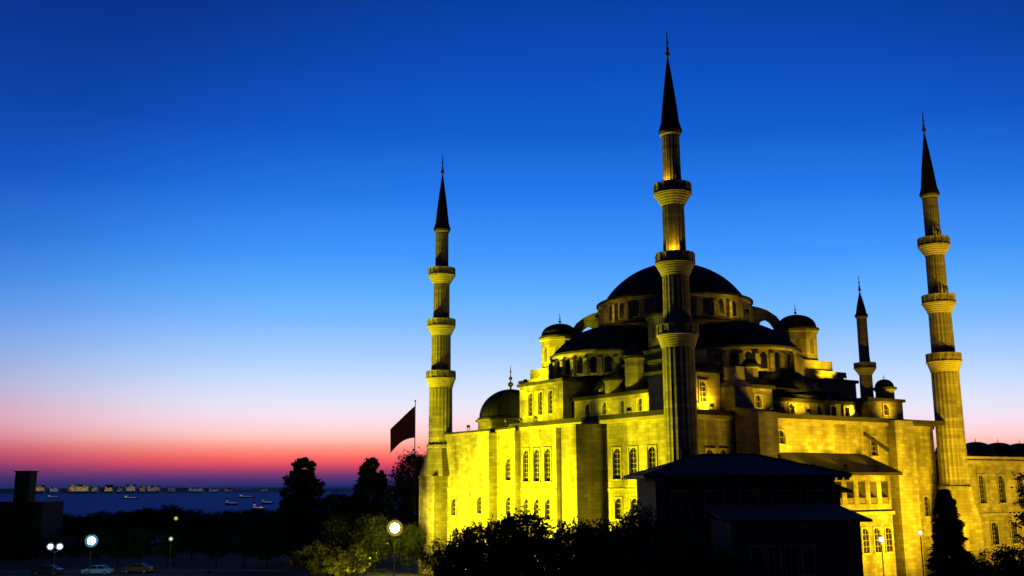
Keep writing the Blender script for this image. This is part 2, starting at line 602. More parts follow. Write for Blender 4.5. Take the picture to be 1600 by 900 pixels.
b2.box(8.7, 10.1, -0.1, 2.0, 24.5, 26.4)
b2.build('buttress', STONE, MO)
b3 = MB()
b3.box(35.4, 39.2, -1.3, -0.36, 0, 20.9)
b3.box(35.4, 39.2, -0.36, -0.003, 0, 20.19)
b3.build('buttress', STONE, MO)
# raked dark lead strip on the bay left of the end pier
d = MB()
d.prism([(30.8, -0.22, 18.9), (35.3, -0.22, 16.9), (35.3, -0.22, 17.3), (30.8, -0.22, 19.3)], (0, 0.217, 0))
d.build('string_course', LEAD, MO)
for y0, y1, x0 in ((32.05, 37.9, 0), (39.7, 53.5, 0), (.5, 13.9, 0), (22.8, 30.9, -.7)):
    MB().box(x0 - 0.12, x0 - 0.003, y0, y1, 12.3, 12.55).build('string_course', TRIM, MO)


# --- domes
def dome(name, c, r, z, hh, parent, n=40, a0=0.0, a1=2 * math.pi, finial=0.0, ribs=0, cap=False):
    """Lead dome: lip, cap, standing seams and (optionally) a gilded finial; a0..a1 < full makes a half dome."""
    d = MB()
    prof = [(r + 0.35, z), (r + 0.35, z + 0.25), (r, z + 0.35)]
    K = 14
    if cap:
        prof += [(r_, z + .35 + z_) for r_, z_ in cap_profile(r, hh - .35)[1:]]
    else:
        for k in range(1, K + 1):
            t = k / K * math.pi / 2
            prof.append((r * math.cos(t), z + 0.35 + (hh - .35) * math.sin(t)))
    d.lathe(prof, c, n, a0, a1)
    for k in range(ribs):
        a = a0 + (a1 - a0) * (k + 0.5) / ribs
        for (ra_, za), (rb_, zb) in zip(prof[2:-2], prof[3:-1]):
            d.tube((c[0] + ra_ * math.cos(a), c[1] + ra_ * math.sin(a), za), (c[0] + rb_ * math.cos(a), c[1] + rb_ * math.sin(a), zb), .07, .07, 4)
    o = d.build(name, LEAD, parent, smooth=40)
    if finial:
        finial_on(o, c, z + hh, finial)
    return o


def finial_on(parent, c, z, h):
    f = MB()
    q = h / 3.0
    f.lathe([(.16 * q, z - .1), (.10 * q, z + .3 * q), (.36 * q, z + .55 * q), (.34 * q, z + .8 * q), (.08 * q, z + 1.0 * q), (.07 * q, z + 1.15 * q),
             (.24 * q, z + 1.35 * q), (.22 * q, z + 1.5 * q), (.06 * q, z + 1.7 * q), (.05 * q, z + 2.1 * q), (.14 * q, z + 2.25 * q), (.05 * q, z + 2.4 * q), (.03 * q, z + 3 * q)], c, 8)
    f.build('finial', GOLD, parent, smooth=50)


def drum(name, c, r, z0, z1, parent, nwin, a0=0.0, a1=2 * math.pi, ww=0.9, fin=True, n=None):
    """Windowed ring: wall, buttress fins between windows and one mesh per window."""
    d = MB()
    n = n or 48
    d.lathe([(r, z0), (r, z1 - .35), (r + .25, z1 - .3), (r + .25, z1)], c, n, a0, a1)
    if fin:
        full = abs(a1 - a0 - 2 * math.pi) < 1e-6
        for k in range(nwin + (0 if full else 1)):
            a = a0 + (a1 - a0) * k / nwin
            ca, sa = math.cos(a), math.sin(a)
            P = lambda rr_, t, z: (c[0] + rr_ * ca - t * sa, c[1] + rr_ * sa + t * ca, z)
            d.prism([P(r - .1, -.28, z0), P(r + .55, -.28, z0), P(r + .55, -.28, z1 - .9), P(r - .1, -.28, z1 - .4)], Vector(P(0, .56, 0)) - Vector(P(0, 0, 0)))
    o = d.build(name, STONE, parent, smooth=30)
    h = z1 - z0 - 1.0
    key = ('dw', round(ww, 2), round(h, 2))
    if key not in MESH:
        p = MB()
        pts = [(-ww / 2, 0), (ww / 2, 0), (ww / 2, h * .68)]
        for k in range(1, 6):
            t = k / 6 * math.pi
            pts.append((ww / 2 * math.cos(t), h * .68 + h * .32 * math.sin(t)))
        pts.append((-ww / 2, h * .68))
        p.prism([(x, -.03, z) for x, z in pts][::-1], (0, .03, 0))
        t = .12
        p.cur = 1
        p.box(-ww / 2 - t, -ww / 2, -.12, 0, 0, h * .68)
        p.box(ww / 2, ww / 2 + t, -.12, 0, 0, h * .68)
        p.box(-ww / 2 - t, ww / 2 + t, -.16, 0, -t, 0)
        me = bpy.data.meshes.new('window')
        me.from_pydata(p.v, [], p.f)
        me.materials.append(GLASS)
        me.materials.append(TRIM)
        me.polygons.foreach_set('material_index', p.mi)
        MESH[key] = me
    for k in range(nwin):
        a = a0 + (a1 - a0) * (k + .5) / nwin
        ca, sa = math.cos(a), math.sin(a)
        dirx = ca * (-.84) + sa * (-.54)            # windows that could face the photograph's side only
        px, py = world(c[0] + r * ca, c[1] + r * sa).xy
        cxy = world(*c).xy
        nx, ny = px - cxy[0], py - cxy[1]
        if nx * px + ny * py > 0.15 * math.hypot(px, py) * r:
            continue
        wo_ = link('window', MESH[key], o)
        wo_.location = (c[0] + (r + .004) * ca, c[1] + (r + .004) * sa, z0 + .35)
        wo_.rotation_euler = (0, 0, a + math.pi / 2)
    return o


# main dome: a cap of an 11.6 m sphere over its windowed drum
drum('drum', (CX, CY), 11.0, 35.6, 38.9, MO, 28, ww=0.95)
d = MB()
prof = [(11.5, 38.9), (11.5, 39.15)]
for k in range(0, 15):
    t = math.radians(27.5) + (math.pi / 2 - math.radians(27.5)) * k / 14
    prof.append((11.9 * math.cos(t), 33.65 + 11.6 * math.sin(t)))
d.lathe(prof, (CX, CY), 56)
for k in range(36):
    a = 2 * math.pi * k / 36
    for (r0_, z0_), (r1_, z1_) in zip(prof[2:-2], prof[3:-1]):
        d.tube((CX + r0_ * math.cos(a), CY + r0_ * math.sin(a), z0_), (CX + r1_ * math.cos(a), CY + r1_ * math.sin(a), z1_), .07, .07, 4)
md = d.build('main_dome', LEAD, MO, smooth=40)
finial_on(md, (CX, CY), 45.2, 3.0)
# round core under the drum, and the four great arches that close the half domes
HR, HH, HZ = 8.9, 4.6, 30.4
core = MB()
core.lathe([(11.0, 21.153), (11.0, 35.597)], (CX, CY), 48)
core.build('dome_base', STONE, MO, smooth=30)
lr = MB()
lr.lathe([(11.02, 35.3), (11.5, 35.35), (11.5, 35.75), (11.0, 35.9)], (CX, CY), 48)
lr.build('shoulder_roof', LEAD, MO, smooth=30)


def cap_profile(r, h, K=14):
    """(radius, height) up a spherical cap of base radius r and height h."""
    RR = (r * r + h * h) / (2 * h)
    t0 = math.asin((RR - h) / RR)
    return [(RR * math.cos(t0 + (math.pi / 2 - t0) * k / K), RR * math.sin(t0 + (math.pi / 2 - t0) * k / K) - (RR - h)) for k in range(K + 1)]


for dx, dy in ((-1, 0), (0, -1), (1, 0), (0, 1)):
    pr = [(r_ + .25, z_ + HZ + .3) for r_, z_ in cap_profile(HR, HH)]
    loop = [(HR + .25, 21.16)] + pr + [(-r_, z_) for r_, z_ in pr[::-1][1:]] + [(-HR - .25, 21.16)]
    am_ = MB()
    if dx:
        am_.prism([(CX + dx * 9.0, CY + t_, z_) for t_, z_ in loop], (dx * 2.4, 0, 0))
    else:
        am_.prism([(CX + t_, CY + dy * 9.0, z_) for t_, z_ in loop], (0, dy * 2.4, 0))
    am_.build('great_arch', LEAD, MO)

# four half domes, each over a windowed half drum
for (dx, dy, a0) in ((-1, 0, math.pi / 2), (0, -1, math.pi), (1, 0, -math.pi / 2), (0, 1, 0)):
    c0 = (CX + dx * 11.403, CY + dy * 11.403)
    drum('half_drum', c0, HR, 27.2, HZ, MO, 14, a0, a0 + math.pi, ww=0.95)
    hd = dome('half_dome', c0, HR, HZ + .003, HH, MO, 32, a0, a0 + math.pi, ribs=16, cap=True)
    # three exedra half domes lower down, round the half drum
    for k, (da, rx) in enumerate(((-1.0, 4.2), (0.0, 4.2), (1.0, 3.8))):
        if dx == -1 and da < .5:
            continue                                # the windowed upper storey stands here instead
        am = a0 + math.pi / 2 + da * 0.98
        ce = (c0[0] + 8.4 * math.cos(am), c0[1] + 8.4 * math.sin(am))
        e = MB()
        e.lathe([(rx, 21.153), (rx, 23.4), (rx + .2, 23.45), (rx + .2, 23.7)], ce, 20, am - 1.75, am + 1.75)
        ex = e.build('exedra_wall', STONE, MO, smooth=30)
        dome('exedra_dome', ce, rx, 23.703, 3.9, ex, 20, am - 1.75, am + 1.75, ribs=9)

# corner weight towers with their own small domes, stepped square bases, flying arches with a sky hole
SQ = 12.2
for sx, sy in ((-1, 1), (1, -1), (-1, -1), (1, 1)):
    c0 = (CX + sx * SQ + .1, CY + sy * SQ)
    bs = MB()
    bs.box(c0[0] - 4.3, c0[0] + 4.3, c0[1] - 4.3, c0[1] + 4.3, 21.156, 28.0)
    bs.box(c0[0] - 4.6, c0[0] + 4.6, c0[1] - 4.6, c0[1] + 4.6, 28.003, 28.4)
    bs.box(c0[0] - 3.3, c0[0] + 3.3, c0[1] - 3.3, c0[1] + 3.3, 28.403, 30.0)
    tb = bs.build('tower_base', STONE, MO)
    tw = MB()
    tw.lathe([(2.9, 30.003), (2.9, 34.1), (3.2, 34.25), (3.2, 34.6)], c0, 8, math.pi / 8, math.pi / 8 + 2 * math.pi)
    t_ = tw.build('weight_tower', STONE, MO)
    wm = MB()
    for k in range(8):
        a = k * math.pi / 4
        ca, sa = math.cos(a), math.sin(a)
        rr_ = 2.9 * math.cos(math.pi / 8)
        P = lambda r_, t, z: (c0[0] + r_ * ca - t * sa, c0[1] + r_ * sa + t * ca, z)
        wm.prism([P(rr_ + .02, -.35, 31.0), P(rr_ + .02, .35, 31.0), P(rr_ + .02, .35, 32.8), P(rr_ + .02, 0, 33.3), P(rr_ + .02, -.35, 32.8)], Vector((-.015 * ca, -.015 * sa, 0)))
    wm.build('blind_niche', GRILLE, t_)
    dome('tower_dome', c0, 2.85, 34.603, 2.3, t_, 24, finial=1.7, ribs=8)
    # flying arch along the diagonal
    dv = Vector((sx, sy, 0)).normalized()
    side = Vector((-dv.y, dv.x, 0))
    P = lambda rad, z: Vector((CX, CY, z)) + dv * rad - side * 0.55
    outer = [(11.0, 38.5), (12.2, 38.2), (13.4, 37.7), (14.6, 36.8), (15.6, 35.4), (15.6, 34.2)]
    inner = [(14.2, 34.2), (14.1, 35.2), (13.6, 36.0), (13.0, 36.4), (12.4, 36.2), (12.1, 35.6), (12.0, 34.2), (11.0, 34.2)]
    fa = MB()
    fa.prism([P(*p) for p in outer + inner], side * 1.1)
    fa.build('flying_arch', STONE, MO)
    fb = MB()
    fb.prism([P(11.0, 28.5), P(15.6, 28.5), P(15.6, 34.197), P(11.0, 34.197)], side * 1.1)
    fb.build('buttress', STONE, MO)

# left corner dome on its low octagon
LC = (7.0, 45.1)
o_ = MB()
o_.lathe([(5.0, 20.853), (5.0, 22.2), (5.4, 22.3), (5.4, 22.6)], LC, 8, math.pi / 8, math.pi / 8 + 2 * math.pi)
o_.build('corner_dome_base', STONE, MO)
dome('corner_dome', LC, 4.7, 22.603, 4.6, MO, 32, finial=3.6, ribs=16)
# the other corner domes sit lower behind the parapets
for cc in ((42.0, 45.0),):
    o_ = MB()
    o_.lathe([(5.0, 20.853), (5.0, 22.2), (5.4, 22.3), (5.4, 22.6)], cc, 8, math.pi / 8, math.pi / 8 + 2 * math.pi)
    o_.build('corner_dome_base', STONE, MO)
    dome('corner_dome', cc, 4.7, 22.603, 4.6, MO, 32, finial=3.6, ribs=16)


def block(x0, x1, y0, y1, z0, z1, face_wins=(), over=0.3):
    """Stone storey with a thin lead roof and windows on the faces that show."""
    bm_ = MB()
    L = [(cc, ww, a, b) for f, cc, ww, a, b in face_wins if f == 'L']
    Rr = [(cc, ww, a, b) for f, cc, ww, a, b in face_wins if f == 'R']
    bm_.panel((x0, y1), (0, -1), (-1, 0), y1 - y0, z0, z1, [rect(y1 - cc, ww, a, b) for cc, ww, a, b in L], .4)
    bm_.panel((x0, y0), (1, 0), (0, -1), x1 - x0, z0, z1, [rect(cc - x0, ww, a, b) for cc, ww, a, b in Rr], .4)
    bm_.poly([(x1, y0, z0), (x1, y1, z0), (x1, y1, z1), (x1, y0, z1)])
    bm_.poly([(x0, y1, z0), (x1, y1, z0), (x1, y1, z1), (x0, y1, z1)])
    o = bm_.build('upper_storey', STONE, MO)
    rf = MB().box(x0 - over, x1 + over, y0 - over, y1 + over, z1 + .003, z1 + .4)
    rf.build('roof', LEAD, o)
    for cc, ww, a, b in L:
        arch_window('window', ww, b - a, o, (x0, cc, a), 'L', .3)
    for cc, ww, a, b in Rr:
        arch_window('window', ww, b - a, o, (cc, y0, a), 'R', .3)
    return o


block(2.6, 11.0, 25.6, 36.0, 21.153, 26.6, [('L', 28.4, 1.1, 22.4, 25.6), ('L', 30.8, 1.1, 22.4, 25.6), ('L', 33.2, 1.1, 22.4, 25.6)])
block(4.0, 9.0, 2.0, 25.2, 21.156, 23.9, [('L', y, 1.0, 21.7, 23.3) for y in (4.5, 8, 11.5, 15, 18.5, 22)])
block(2.2, 7.6, 1.4, 7.8, 21.159, 25.6, [('R', 4.9, 1.2, 22.2, 24.6)])
block(11.0, 16.4, 1.6, 9.0, 21.159, 24.2, [('R', 13.9, 1.1, 21.9, 23.4)])
block(16.8, 33.5, 3.0, 7.6, 21.156, 23.0, [('R', x, 1.0, 21.5, 22.7) for x in (18.6, 21.2, 23.8, 26.4, 29.0, 31.6)])
block(34.5, 41.6, 1.8, 10.0, 21.153, 23.6, [('R', 38.0, 1.1, 21.8, 23.2)])
block(32.0, 38.4, 6.6, 13.0, 21.162, 26.4, [('R', 34.4, 1.0, 23.9, 25.6)])

# lean-to lead roofs between the strips and the half drums
lt = MB()
lt.prism([(4.2, 8.5, 24.31), (13.0, 8.5, 24.31), (13.0, 8.5, 28.0)], (0, 16.5, 0))
lt.build('lean_to_roof', LEAD, MO)
lt = MB()
lt.prism([(10.9, 3.2, 24.65), (10.9, 12.6, 24.65), (10.9, 12.6, 27.9)], (21.0, 0, 0))
lt.build('lean_to_roof', LEAD, MO)


def turret(x, y, z0, z1, r_, cap):
    t = MB()
    t.lathe([(r_, z0), (r_, z1 - .2), (r_ + .18, z1 - .15), (r_ + .18, z1)], (x, y), 8, math.pi / 8, math.pi / 8 + 2 * math.pi)
    o = t.build('small_turret', STONE, MO)
    dome('turret_dome', (x, y), r_, z1 + .003, cap, o, 16, finial=.8)


turret(5.6, 14.3, 24.2, 28.6, 1.25, 1.2)
turret(4.8, 17.6, 24.2, 26.0, 1.1, 1.0)
turret(40.2, 3.4, 24.0, 25.4, 1.25, 1.4)
turret(14.3, 3.0, 24.6, 26.9, 1.0, 1.0)

# two-storey arcaded side gallery under a lean-to lead roof
ga = MB()
GX0, GX1, GY = 12.6, 29.4, -4.4
nb = 8
st = (GX1 - GX0) / nb
holes = [(k * st + .42, (k + 1) * st - .42, 10.6, 13.2) for k in range(nb)]
holes2 = [(k * st + .6, (k + 1) * st - .6, 5.2, 8.2) for k in range(nb)]
ga.panel((GX0, GY), (1, 0), (0, -1), GX1 - GX0, 0, 14.0, holes, 1.2)
ga.poly([(GX1, GY, 0), (GX1, -.37, 0), (GX1, -.37, 14.0), (GX1, GY, 14.0)])
ga.poly([(GX0, GY, 0), (GX0, -.37, 0), (GX0, -.37, 14.0), (GX0, GY, 14.0)])
ga.prism([(GX1 - .01, GY, 14.0), (GX1 - .01, -.37, 14.0), (GX1 - .01, -.37, 15.9)], (-.3, 0, 0))
go = ga.build('gallery', STONE, MO)
gr = MB()
gr.prism([(GX0 - .6, GY - 1.3, 13.9), (GX0 - .6, GY - 1.3, 14.25), (GX0 - .6, -.37, 16.5), (GX0 - .6, -.37, 16.1)], (GX1 - GX0 + 1.4, 0, 0))
gr.build('lean_to_roof', LEAD, go)
sc_ = MB()
sc_.box(GX0 - .2, GX1 + .2, GY - .3, GY - .003, 9.3, 9.7)
sc_.build('string_course', TRIM, go)
for k in range(nb):
    dw = MB()
    x0, x1 = GX0 + holes[k][0], GX0 + holes[k][1]
    dw.poly([(x0, GY + 1.17, 10.6), (x1, GY + 1.17, 10.6), (x1, GY + 1.17, 13.2), (x0, GY + 1.17, 13.2)])
    dw.cur = 1
    for t in (0.33, 0.67):
        xx = x0 + (x1 - x0) * t
        dw.box(xx - .06, xx + .06, GY + .9, GY + 1.16, 10.6, 13.2)
    dw.box(x0, x1, GY + .1, GY + .2, 10.6, 11.3)
    dw.build('arcade_opening', [GLASS, GRILLE], go)
# lower storey doors and niches
for k in (4, 5, 6, 7):
    x0 = GX0 + (k + .5) * st
    arch_window('window', 1.1, 2.8, go, (x0, GY - .02, 5.0), 'R', .04)


# ------------------------------------------------------------------ minarets
def minaret(name, x, y, label, levels, tip, spire, z_base_top, base_w, group, full=True):
    """Pulpit base, fluted shaft that steps in above every corbelled balcony, lead spire and finial."""
    wpt = world(x, y)
    M = empty(name, wpt, ROT, label=label, cat='minaret', group=group)
    n = 20

    def flute(prof):
        s = MB()
        i = 0
        for r_, z in prof:
            for k in range(2 * n):
                a = math.pi * k / n
                rr_ = r_ * (1.0 if k % 2 == 0 else 0.955)
                s.v.append((rr_ * math.cos(a), rr_ * math.sin(a), z))
        for j in range(len(prof) - 1):
            for k in range(2 * n):
                k2 = (k + 1) % (2 * n)
                s.f.append((j * 2 * n + k, j * 2 * n + k2, (j + 1) * 2 * n + k2, (j + 1) * 2 * n + k))
        s.mi = [0] * len(s.f)
        return s
    bw = base_w / 2
    b_ = MB()
    b_.box(-bw, bw, -bw, bw, 0, z_base_top - 4.5)
    b_.box(-bw - .15, bw + .15, -bw - .15, bw + .15, z_base_top - 4.497, z_base_top - 4.2)
    i = len(b_.v)
    b_.lathe([(bw * 1.36, z_base_top - 4.197), (2.0, z_base_top)], (0, 0), 8, math.pi / 8, math.pi / 8 + 2 * math.pi)
    b_.lathe([(2.0, z_base_top), (2.1, z_base_top + .1), (2.1, z_base_top + .5), (1.9, z_base_top + .6)], (0, 0), 24)
    b_.build('base', STONE, M)
    radii = [1.85, 1.54, 1.30, 1.06]
    if len(levels) == 2:
        radii = [1.6, 1.32, 1.06]
    zprev = z_base_top + .5
    for k, zt in enumerate(levels):
        r_ = radii[k]
        flute([(r_, zprev), (r_ * .97, zt - 2.0)]).build('shaft', STONE, M, smooth=20)
        rb_ = 2.25 - .08 * k
        bal = MB()
        steps = 5
        for j in range(steps):                      # corbel tiers, scalloped
            r0_ = r_ + (rb_ - r_) * (j / steps) ** 1.1
            r1_ = r_ + (rb_ - r_) * ((j + 1) / steps) ** 1.1
            za = zt - 2.2 + j * .26
            for kk in range(0, 1):
                bal.lathe([(r0_, za), (r1_, za + .16), (r1_, za + .26)], (0, 0), 16)
        bal.lathe([(rb_, zt - .9), (rb_ + .12, zt - .85), (rb_ + .12, zt - .75), (rb_, zt - .72)], (0, 0), 24)
        bo = bal.build('balcony', TRIM, M, smooth=25)
        rl = MB()
        rl.lathe([(rb_, zt - .75), (rb_, zt + .22), (rb_ + .08, zt + .24), (rb_ + .08, zt + .36), (rb_ - .14, zt + .36), (rb_ - .14, zt - .72), (r_ * .8, zt - .72)], (0, 0), 16)
        for kk in range(16):
            a = 2 * math.pi * kk / 16
            rl.tube((rb_ * math.cos(a), rb_ * math.sin(a), zt - .75), (rb_ * math.cos(a), rb_ * math.sin(a), zt + .36), .1, .1, 5)
        rl.build('parapet', STONE, bo, smooth=25)
        dr = MB()
        rn = radii[k + 1]
        dr.box(-.42, .42, -rn - .03, -rn + .3, zt - .7, zt + 1.3)
        dr.build('door', WOOD, bo)
        zprev = zt - .75
    rt = radii[len(levels)]
    flute([(rt, zprev), (rt * .97, spire - .5)]).build('shaft', STONE, M, smooth=20)
    cr = MB()
    cr.lathe([(rt, spire - .5), (rt + .18, spire - .35), (rt + .18, spire)], (0, 0), 24)
    cr.build('cornice', TRIM, M, smooth=25)
    sp = MB()
    tipz = tip - 2.7
    sp.lathe([(rt + .32, spire + .003), (rt + .3, spire + .2), (rt * 1.02, spire + (tipz - spire) * .12), (rt * .72, spire + (tipz - spire) * .45), (rt * .36, spire + (tipz - spire) * .77), (.09, tipz)], (0, 0), 20)
    so = sp.build('spire', LEAD, M, smooth=30)
    f = MB()
    z = tipz - .1
    f.lathe([(.10, z), (.10, z + .25), (.32, z + .45), (.30, z + .75), (.11, z + .95), (.24, z + 1.2), (.10, z + 1.45), (.09, z + 1.9), (.18, z + 2.1), (.08, z + 2.3), (.05, z + 3.5)], (0, 0), 8)
    f.build('finial', GOLD, so, smooth=50)
    return M


LV = [30.1, 38.3, 46.5]
G3 = 'slender fluted minarets round the mosque'
minaret('minaret', 0, 0, 'tallest looking minaret, dark lower shaft standing in front of the main dome', LV, 65.1, 53.2, 14.5, 5.2, G3)
minaret('minaret', 0, A, 'leftmost minaret, bright yellow lower shaft rising beside the red flag', LV, 65.1, 53.2, 18.6, 4.7, G3)
minaret('minaret', B, 0, 'amber lit three balcony minaret at right, rising above the courtyard wall and dark cypress', LV, 65.1, 53.2, 12.0, 4.3, G3)
minaret('minaret', 2.03 * B, .956 * A, 'small distant minaret half hidden behind the hall roofs at right', [29.6, 37.2], 55.3, 47.4, 18.5, 4.8, G3)

# ------------------------------------------------------------------ courtyard arcade right of the right-hand minaret
CO = empty('courtyard_arcade', world(B, 0), ROT, label='long courtyard wall with small domes behind it, right of the amber minaret', cat='arcade')
cw = MB()
CWIN = [(6.2 + k * 4.6, 1.5, 10.2, 14.0) for k in range(9)] + [(8.2 + k * 4.6, 1.5, 4.6, 7.6) for k in range(9)]
cw.panel((2.6, 0), (1, 0), (0, -1), 46.5, 0, 16.2, [rect(c_ - 2.6, ww, a, b) for c_, ww, a, b in CWIN], .5)
cw.poly([(49.1, 0, 0), (49.1, 7, 0), (49.1, 7, 16.2), (49.1, 0, 16.2)])
cw.poly([(2.6, 0, 16.2), (49.1, 0, 16.2), (49.1, 7, 16.2), (2.6, 7, 16.2)])
cw.poly([(2.6, 7, 0), (49.1, 7, 0), (49.1, 7, 16.2), (2.6, 7, 16.2)])
cw.build('wall', STONE, CO)
cc_ = MB()
cc_.box(2.6, 49.3, -.3, -.003, 15.5, 16.0)
cc_.box(2.6, 49.3, -.15, -.003, 8.6, 8.85)
cc_.box(2.6, 49.3, -.35, .5, 16.203, 16.55)
cc_.build('cornice', TRIM, CO)
for c_, ww, a, b in CWIN:
    arch_window('window', ww, b - a, CO, (c_, 0, a), 'R')
for k in range(8):
    dc = (6.0 + k * 5.6, 3.8)
    base = MB()
    base.lathe([(2.55, 16.203), (2.55, 17.0), (2.7, 17.05)], dc, 8, math.pi / 8, math.pi / 8 + 2 * math.pi)
    bo = base.build('dome_base', TRIM, CO)
    dome('dome', dc, 2.35, 17.05, 1.75, bo, 24, finial=.7)

# ------------------------------------------------------------------ floodlights
LEMON, AMBER = (1.0, 0.87, 0.003), (1.0, 0.60, 0.006)
FH = None


def floodlight(loc, target, power, color, label, spread=100, group='floodlights round the mosque', size=0.3, blend=0.8):
    loc, target = Vector(loc), Vector(target)
    d = (target - loc).normalized()
    rz = math.atan2(d.y, d.x) - math.pi / 2
    F = empty('floodlight', loc - Vector((0, 0, .55)), rz, label=label, cat='floodlight', group=group)
    key = 'flood'
    if key not in MESH:
        st_ = MB()
        st_.box(-.28, .28, -.12, .12, 0, .05)
        st_.box(-.30, -.26, -.04, .04, .05, .6)
        st_.box(.26, .30, -.04, .04, .05, .6)
        hs = MB()
        hs.prism([(-.25, -.20, -.12), (.25, -.20, -.12), (.25, -.20, .12), (-.25, -.20, .12)], (0, .12, 0))
        hs.prism([(-.25, -.08, -.2), (.25, -.08, -.2), (.25, -.08, .2), (-.25, -.08, .2)], (0, .12, 0))
        a_ = bpy.data.meshes.new('stand'); a_.from_pydata(st_.v, [], st_.f); a_.materials.append(IRON)
        b_ = bpy.data.meshes.new('housing'); b_.from_pydata(hs.v, [], hs.f); b_.materials.append(IRON)
        MESH[key] = (a_, b_)
    link('stand', MESH[key][0], F)
    h = link('housing', MESH[key][1], F)
    h.location = (0, 0, .55)
    h.rotation_euler = (math.asin(max(-1, min(1, d.z))), 0, 0)
    L = bpy.data.lights.new('floodlight_lamp', 'SPOT')
    L.energy, L.color, L.spot_size, L.spot_blend, L.shadow_soft_size = power, color, math.radians(spread), blend, size
    lo = bpy.data.objects.new('floodlight_lamp', L)
    COL.objects.link(lo)
    lo.parent = F
    lo.location = (0, .12 * math.cos(math.asin(d.z)), .55 + .12 * d.z)
    lo.rotation_euler = (math.pi / 2 + math.asin(max(-1, min(1, d.z))), 0, 0)
    return F


def fl(x, y, z, tx, ty, tz, p, col, label, **kw):
    return floodlight(world(x, y, z), world(tx, ty, tz), p, col, label, **kw)


K = 1000
GL = 'lamp standing in the dark garden below the bright left wall'
GR = 'lamp standing in the dark yard below the amber right wall'
GF = 'lamp on the mosque roof ledge aimed up at stonework'
GBAL = 'small lamp inside a minaret balcony parapet'
for y in (58, 47, 36, 27):
    fl(-15, y, .8, 0, y - 5, 13, 76 * K, LEMON, GL, spread=105)
fl(-15, 16.6, .8, 0, 9, 14, 58 * K, LEMON, GL, spread=62)
fl(-9, 61, .8, 0, A, 27, 85 * K, LEMON, GL, spread=64)
for x in (21, 30, 39):
    fl(x, -17, .8, x, 0, 15, 28 * K, AMBER, GR, spread=95)
fl(44, -14, .8, 47, 0, 16, 18 * K, AMBER, GR, spread=90)
fl(3.4, -6, .8, 3.6, 0, 17.0, 17 * K, AMBER, GR, spread=25)
for x in (58, 68, 79):
    fl(x, -15, .8, x, 0, 10, 12 * K, AMBER, 'lamp in the yard below the courtyard wall with small domes', spread=105)
fl(B + 1, -11, .8, B, 0, 34, 20 * K, AMBER, GR, spread=60)
fl(90, 40, .8, 2.03 * B, .956 * A, 36, 26 * K, AMBER, 'lamp standing inside the courtyard below the distant minaret', spread=45)
fl(-30, 70, .8, 0, A, 37, 170 * K, LEMON, 'far garden lamp aimed high at the leftmost minaret shaft', spread=26)
fl(56, -30, .8, B, 0, 37, 90 * K, AMBER, 'lamp in the yard aimed high at the right amber minaret shaft', spread=26)
# on the roofs
fl(14, -.2, 21.75, 13.8, 1.6, 24, .5 * K, AMBER, GF, spread=140)
fl(1.4, 18.5, 21.8, 4, 17, 23.4, .8 * K, LEMON, GF, spread=140)
fl(4.4, 20.6, 24.9, 5.4, 16, 26.8, .35 * K, LEMON, 'lamp on the low roof beside two small turrets', spread=70)
fl(8.0, 20.0, 26.9, 11.6, 15.2, 32, 1.5 * K, LEMON, 'lamp on the lean-to roof aimed at the near weight tower', spread=60)
fl(CX - 14.5, CY, 36.2, CX - 10, CY, 38, 0.28 * K, AMBER, GF, spread=150)
fl(CX, CY - 14.5, 36.2, CX, CY - 10, 38, 0.4 * K, AMBER, GF, spread=150)
for x in (15.5, 21, 26.5):
    fl(x, -4.8, 15.1, x, 0, 20.5, 4.6 * K, AMBER, 'lamp on the gallery roof lighting the wall above it', spread=105)
for y in (27.2, 30.8, 34.4):
    fl(-.75, y, 21.75, 3.2, y, 25.2, 1.9 * K, LEMON, 'lamp on the lead coping before the three-windowed upper storey', spread=140)
fl(-.75, 44.5, 21.45, 6, 45.1, 23.5, .7 * K, LEMON, 'lamp on the parapet before the left corner dome', spread=120)
fl(3.6, 36.0, 27.6, 12, 39.6, 32, 9 * K, LEMON, 'lamp on the upper storey roof aimed at the left weight tower', spread=90)
fl(1.0, 10.0, 21.8, 7, 14, 25, 1.7 * K, LEMON, GF, spread=120)
fl(5.0, 0.3, 21.8, 5, 8, 24.8, 2.0 * K, AMBER, GF, spread=150)
fl(37.4, 7.6, 27.4, 36.7, 14.5, 32, 3.2 * K, AMBER, 'lamp on the upper storey roof aimed at the right weight tower', spread=90)
fl(33.0, 2.5, 21.8, 26, 7, 28, 2.2 * K, AMBER, GF, spread=130)
fl(38.0, -.25, 21.75, 38, 2.4, 24, .8 * K, AMBER, GF, spread=140)
for x in (20, 28):
    fl(x, 4.2, 25.65, x + .6, 6.4, 29.6, 1.0 * K, AMBER, 'lamp on the right lean-to roof aimed at the half drum windows', spread=115)
fl(22.0, 1.0, 21.8, 23, 6, 27, 1.6 * K, AMBER, GF, spread=140)

# small lamps inside the balcony parapets of two minarets
for (bx, by, zt, off, rr_, pw_, lab) in ((0, 0, 46.5, .75, 1.75, 420, 'upper'), (0, 0, 38.3, .12, 1.95, 480, 'middle'),
                                         (B, 0, 46.5, -.9, 1.75, 160, 'upper'), (B, 0, 38.3, -.9, 1.95, 160, 'middle')):
    wp = world(bx, by)
    ang = math.atan2(-wp.y, -wp.x) - off
    q_ = Vector((wp.x + rr_ * math.cos(ang), wp.y + rr_ * math.sin(ang), zt - .12))
    floodlight(q_, Vector((wp.x + .3 * math.cos(ang), wp.y + .3 * math.sin(ang), zt + 3.2)), pw_, AMBER,
               'small lamp inside the %s balcony of the %s minaret' % (lab, 'tallest looking' if bx == 0 else 'right amber'), spread=110, size=.12)

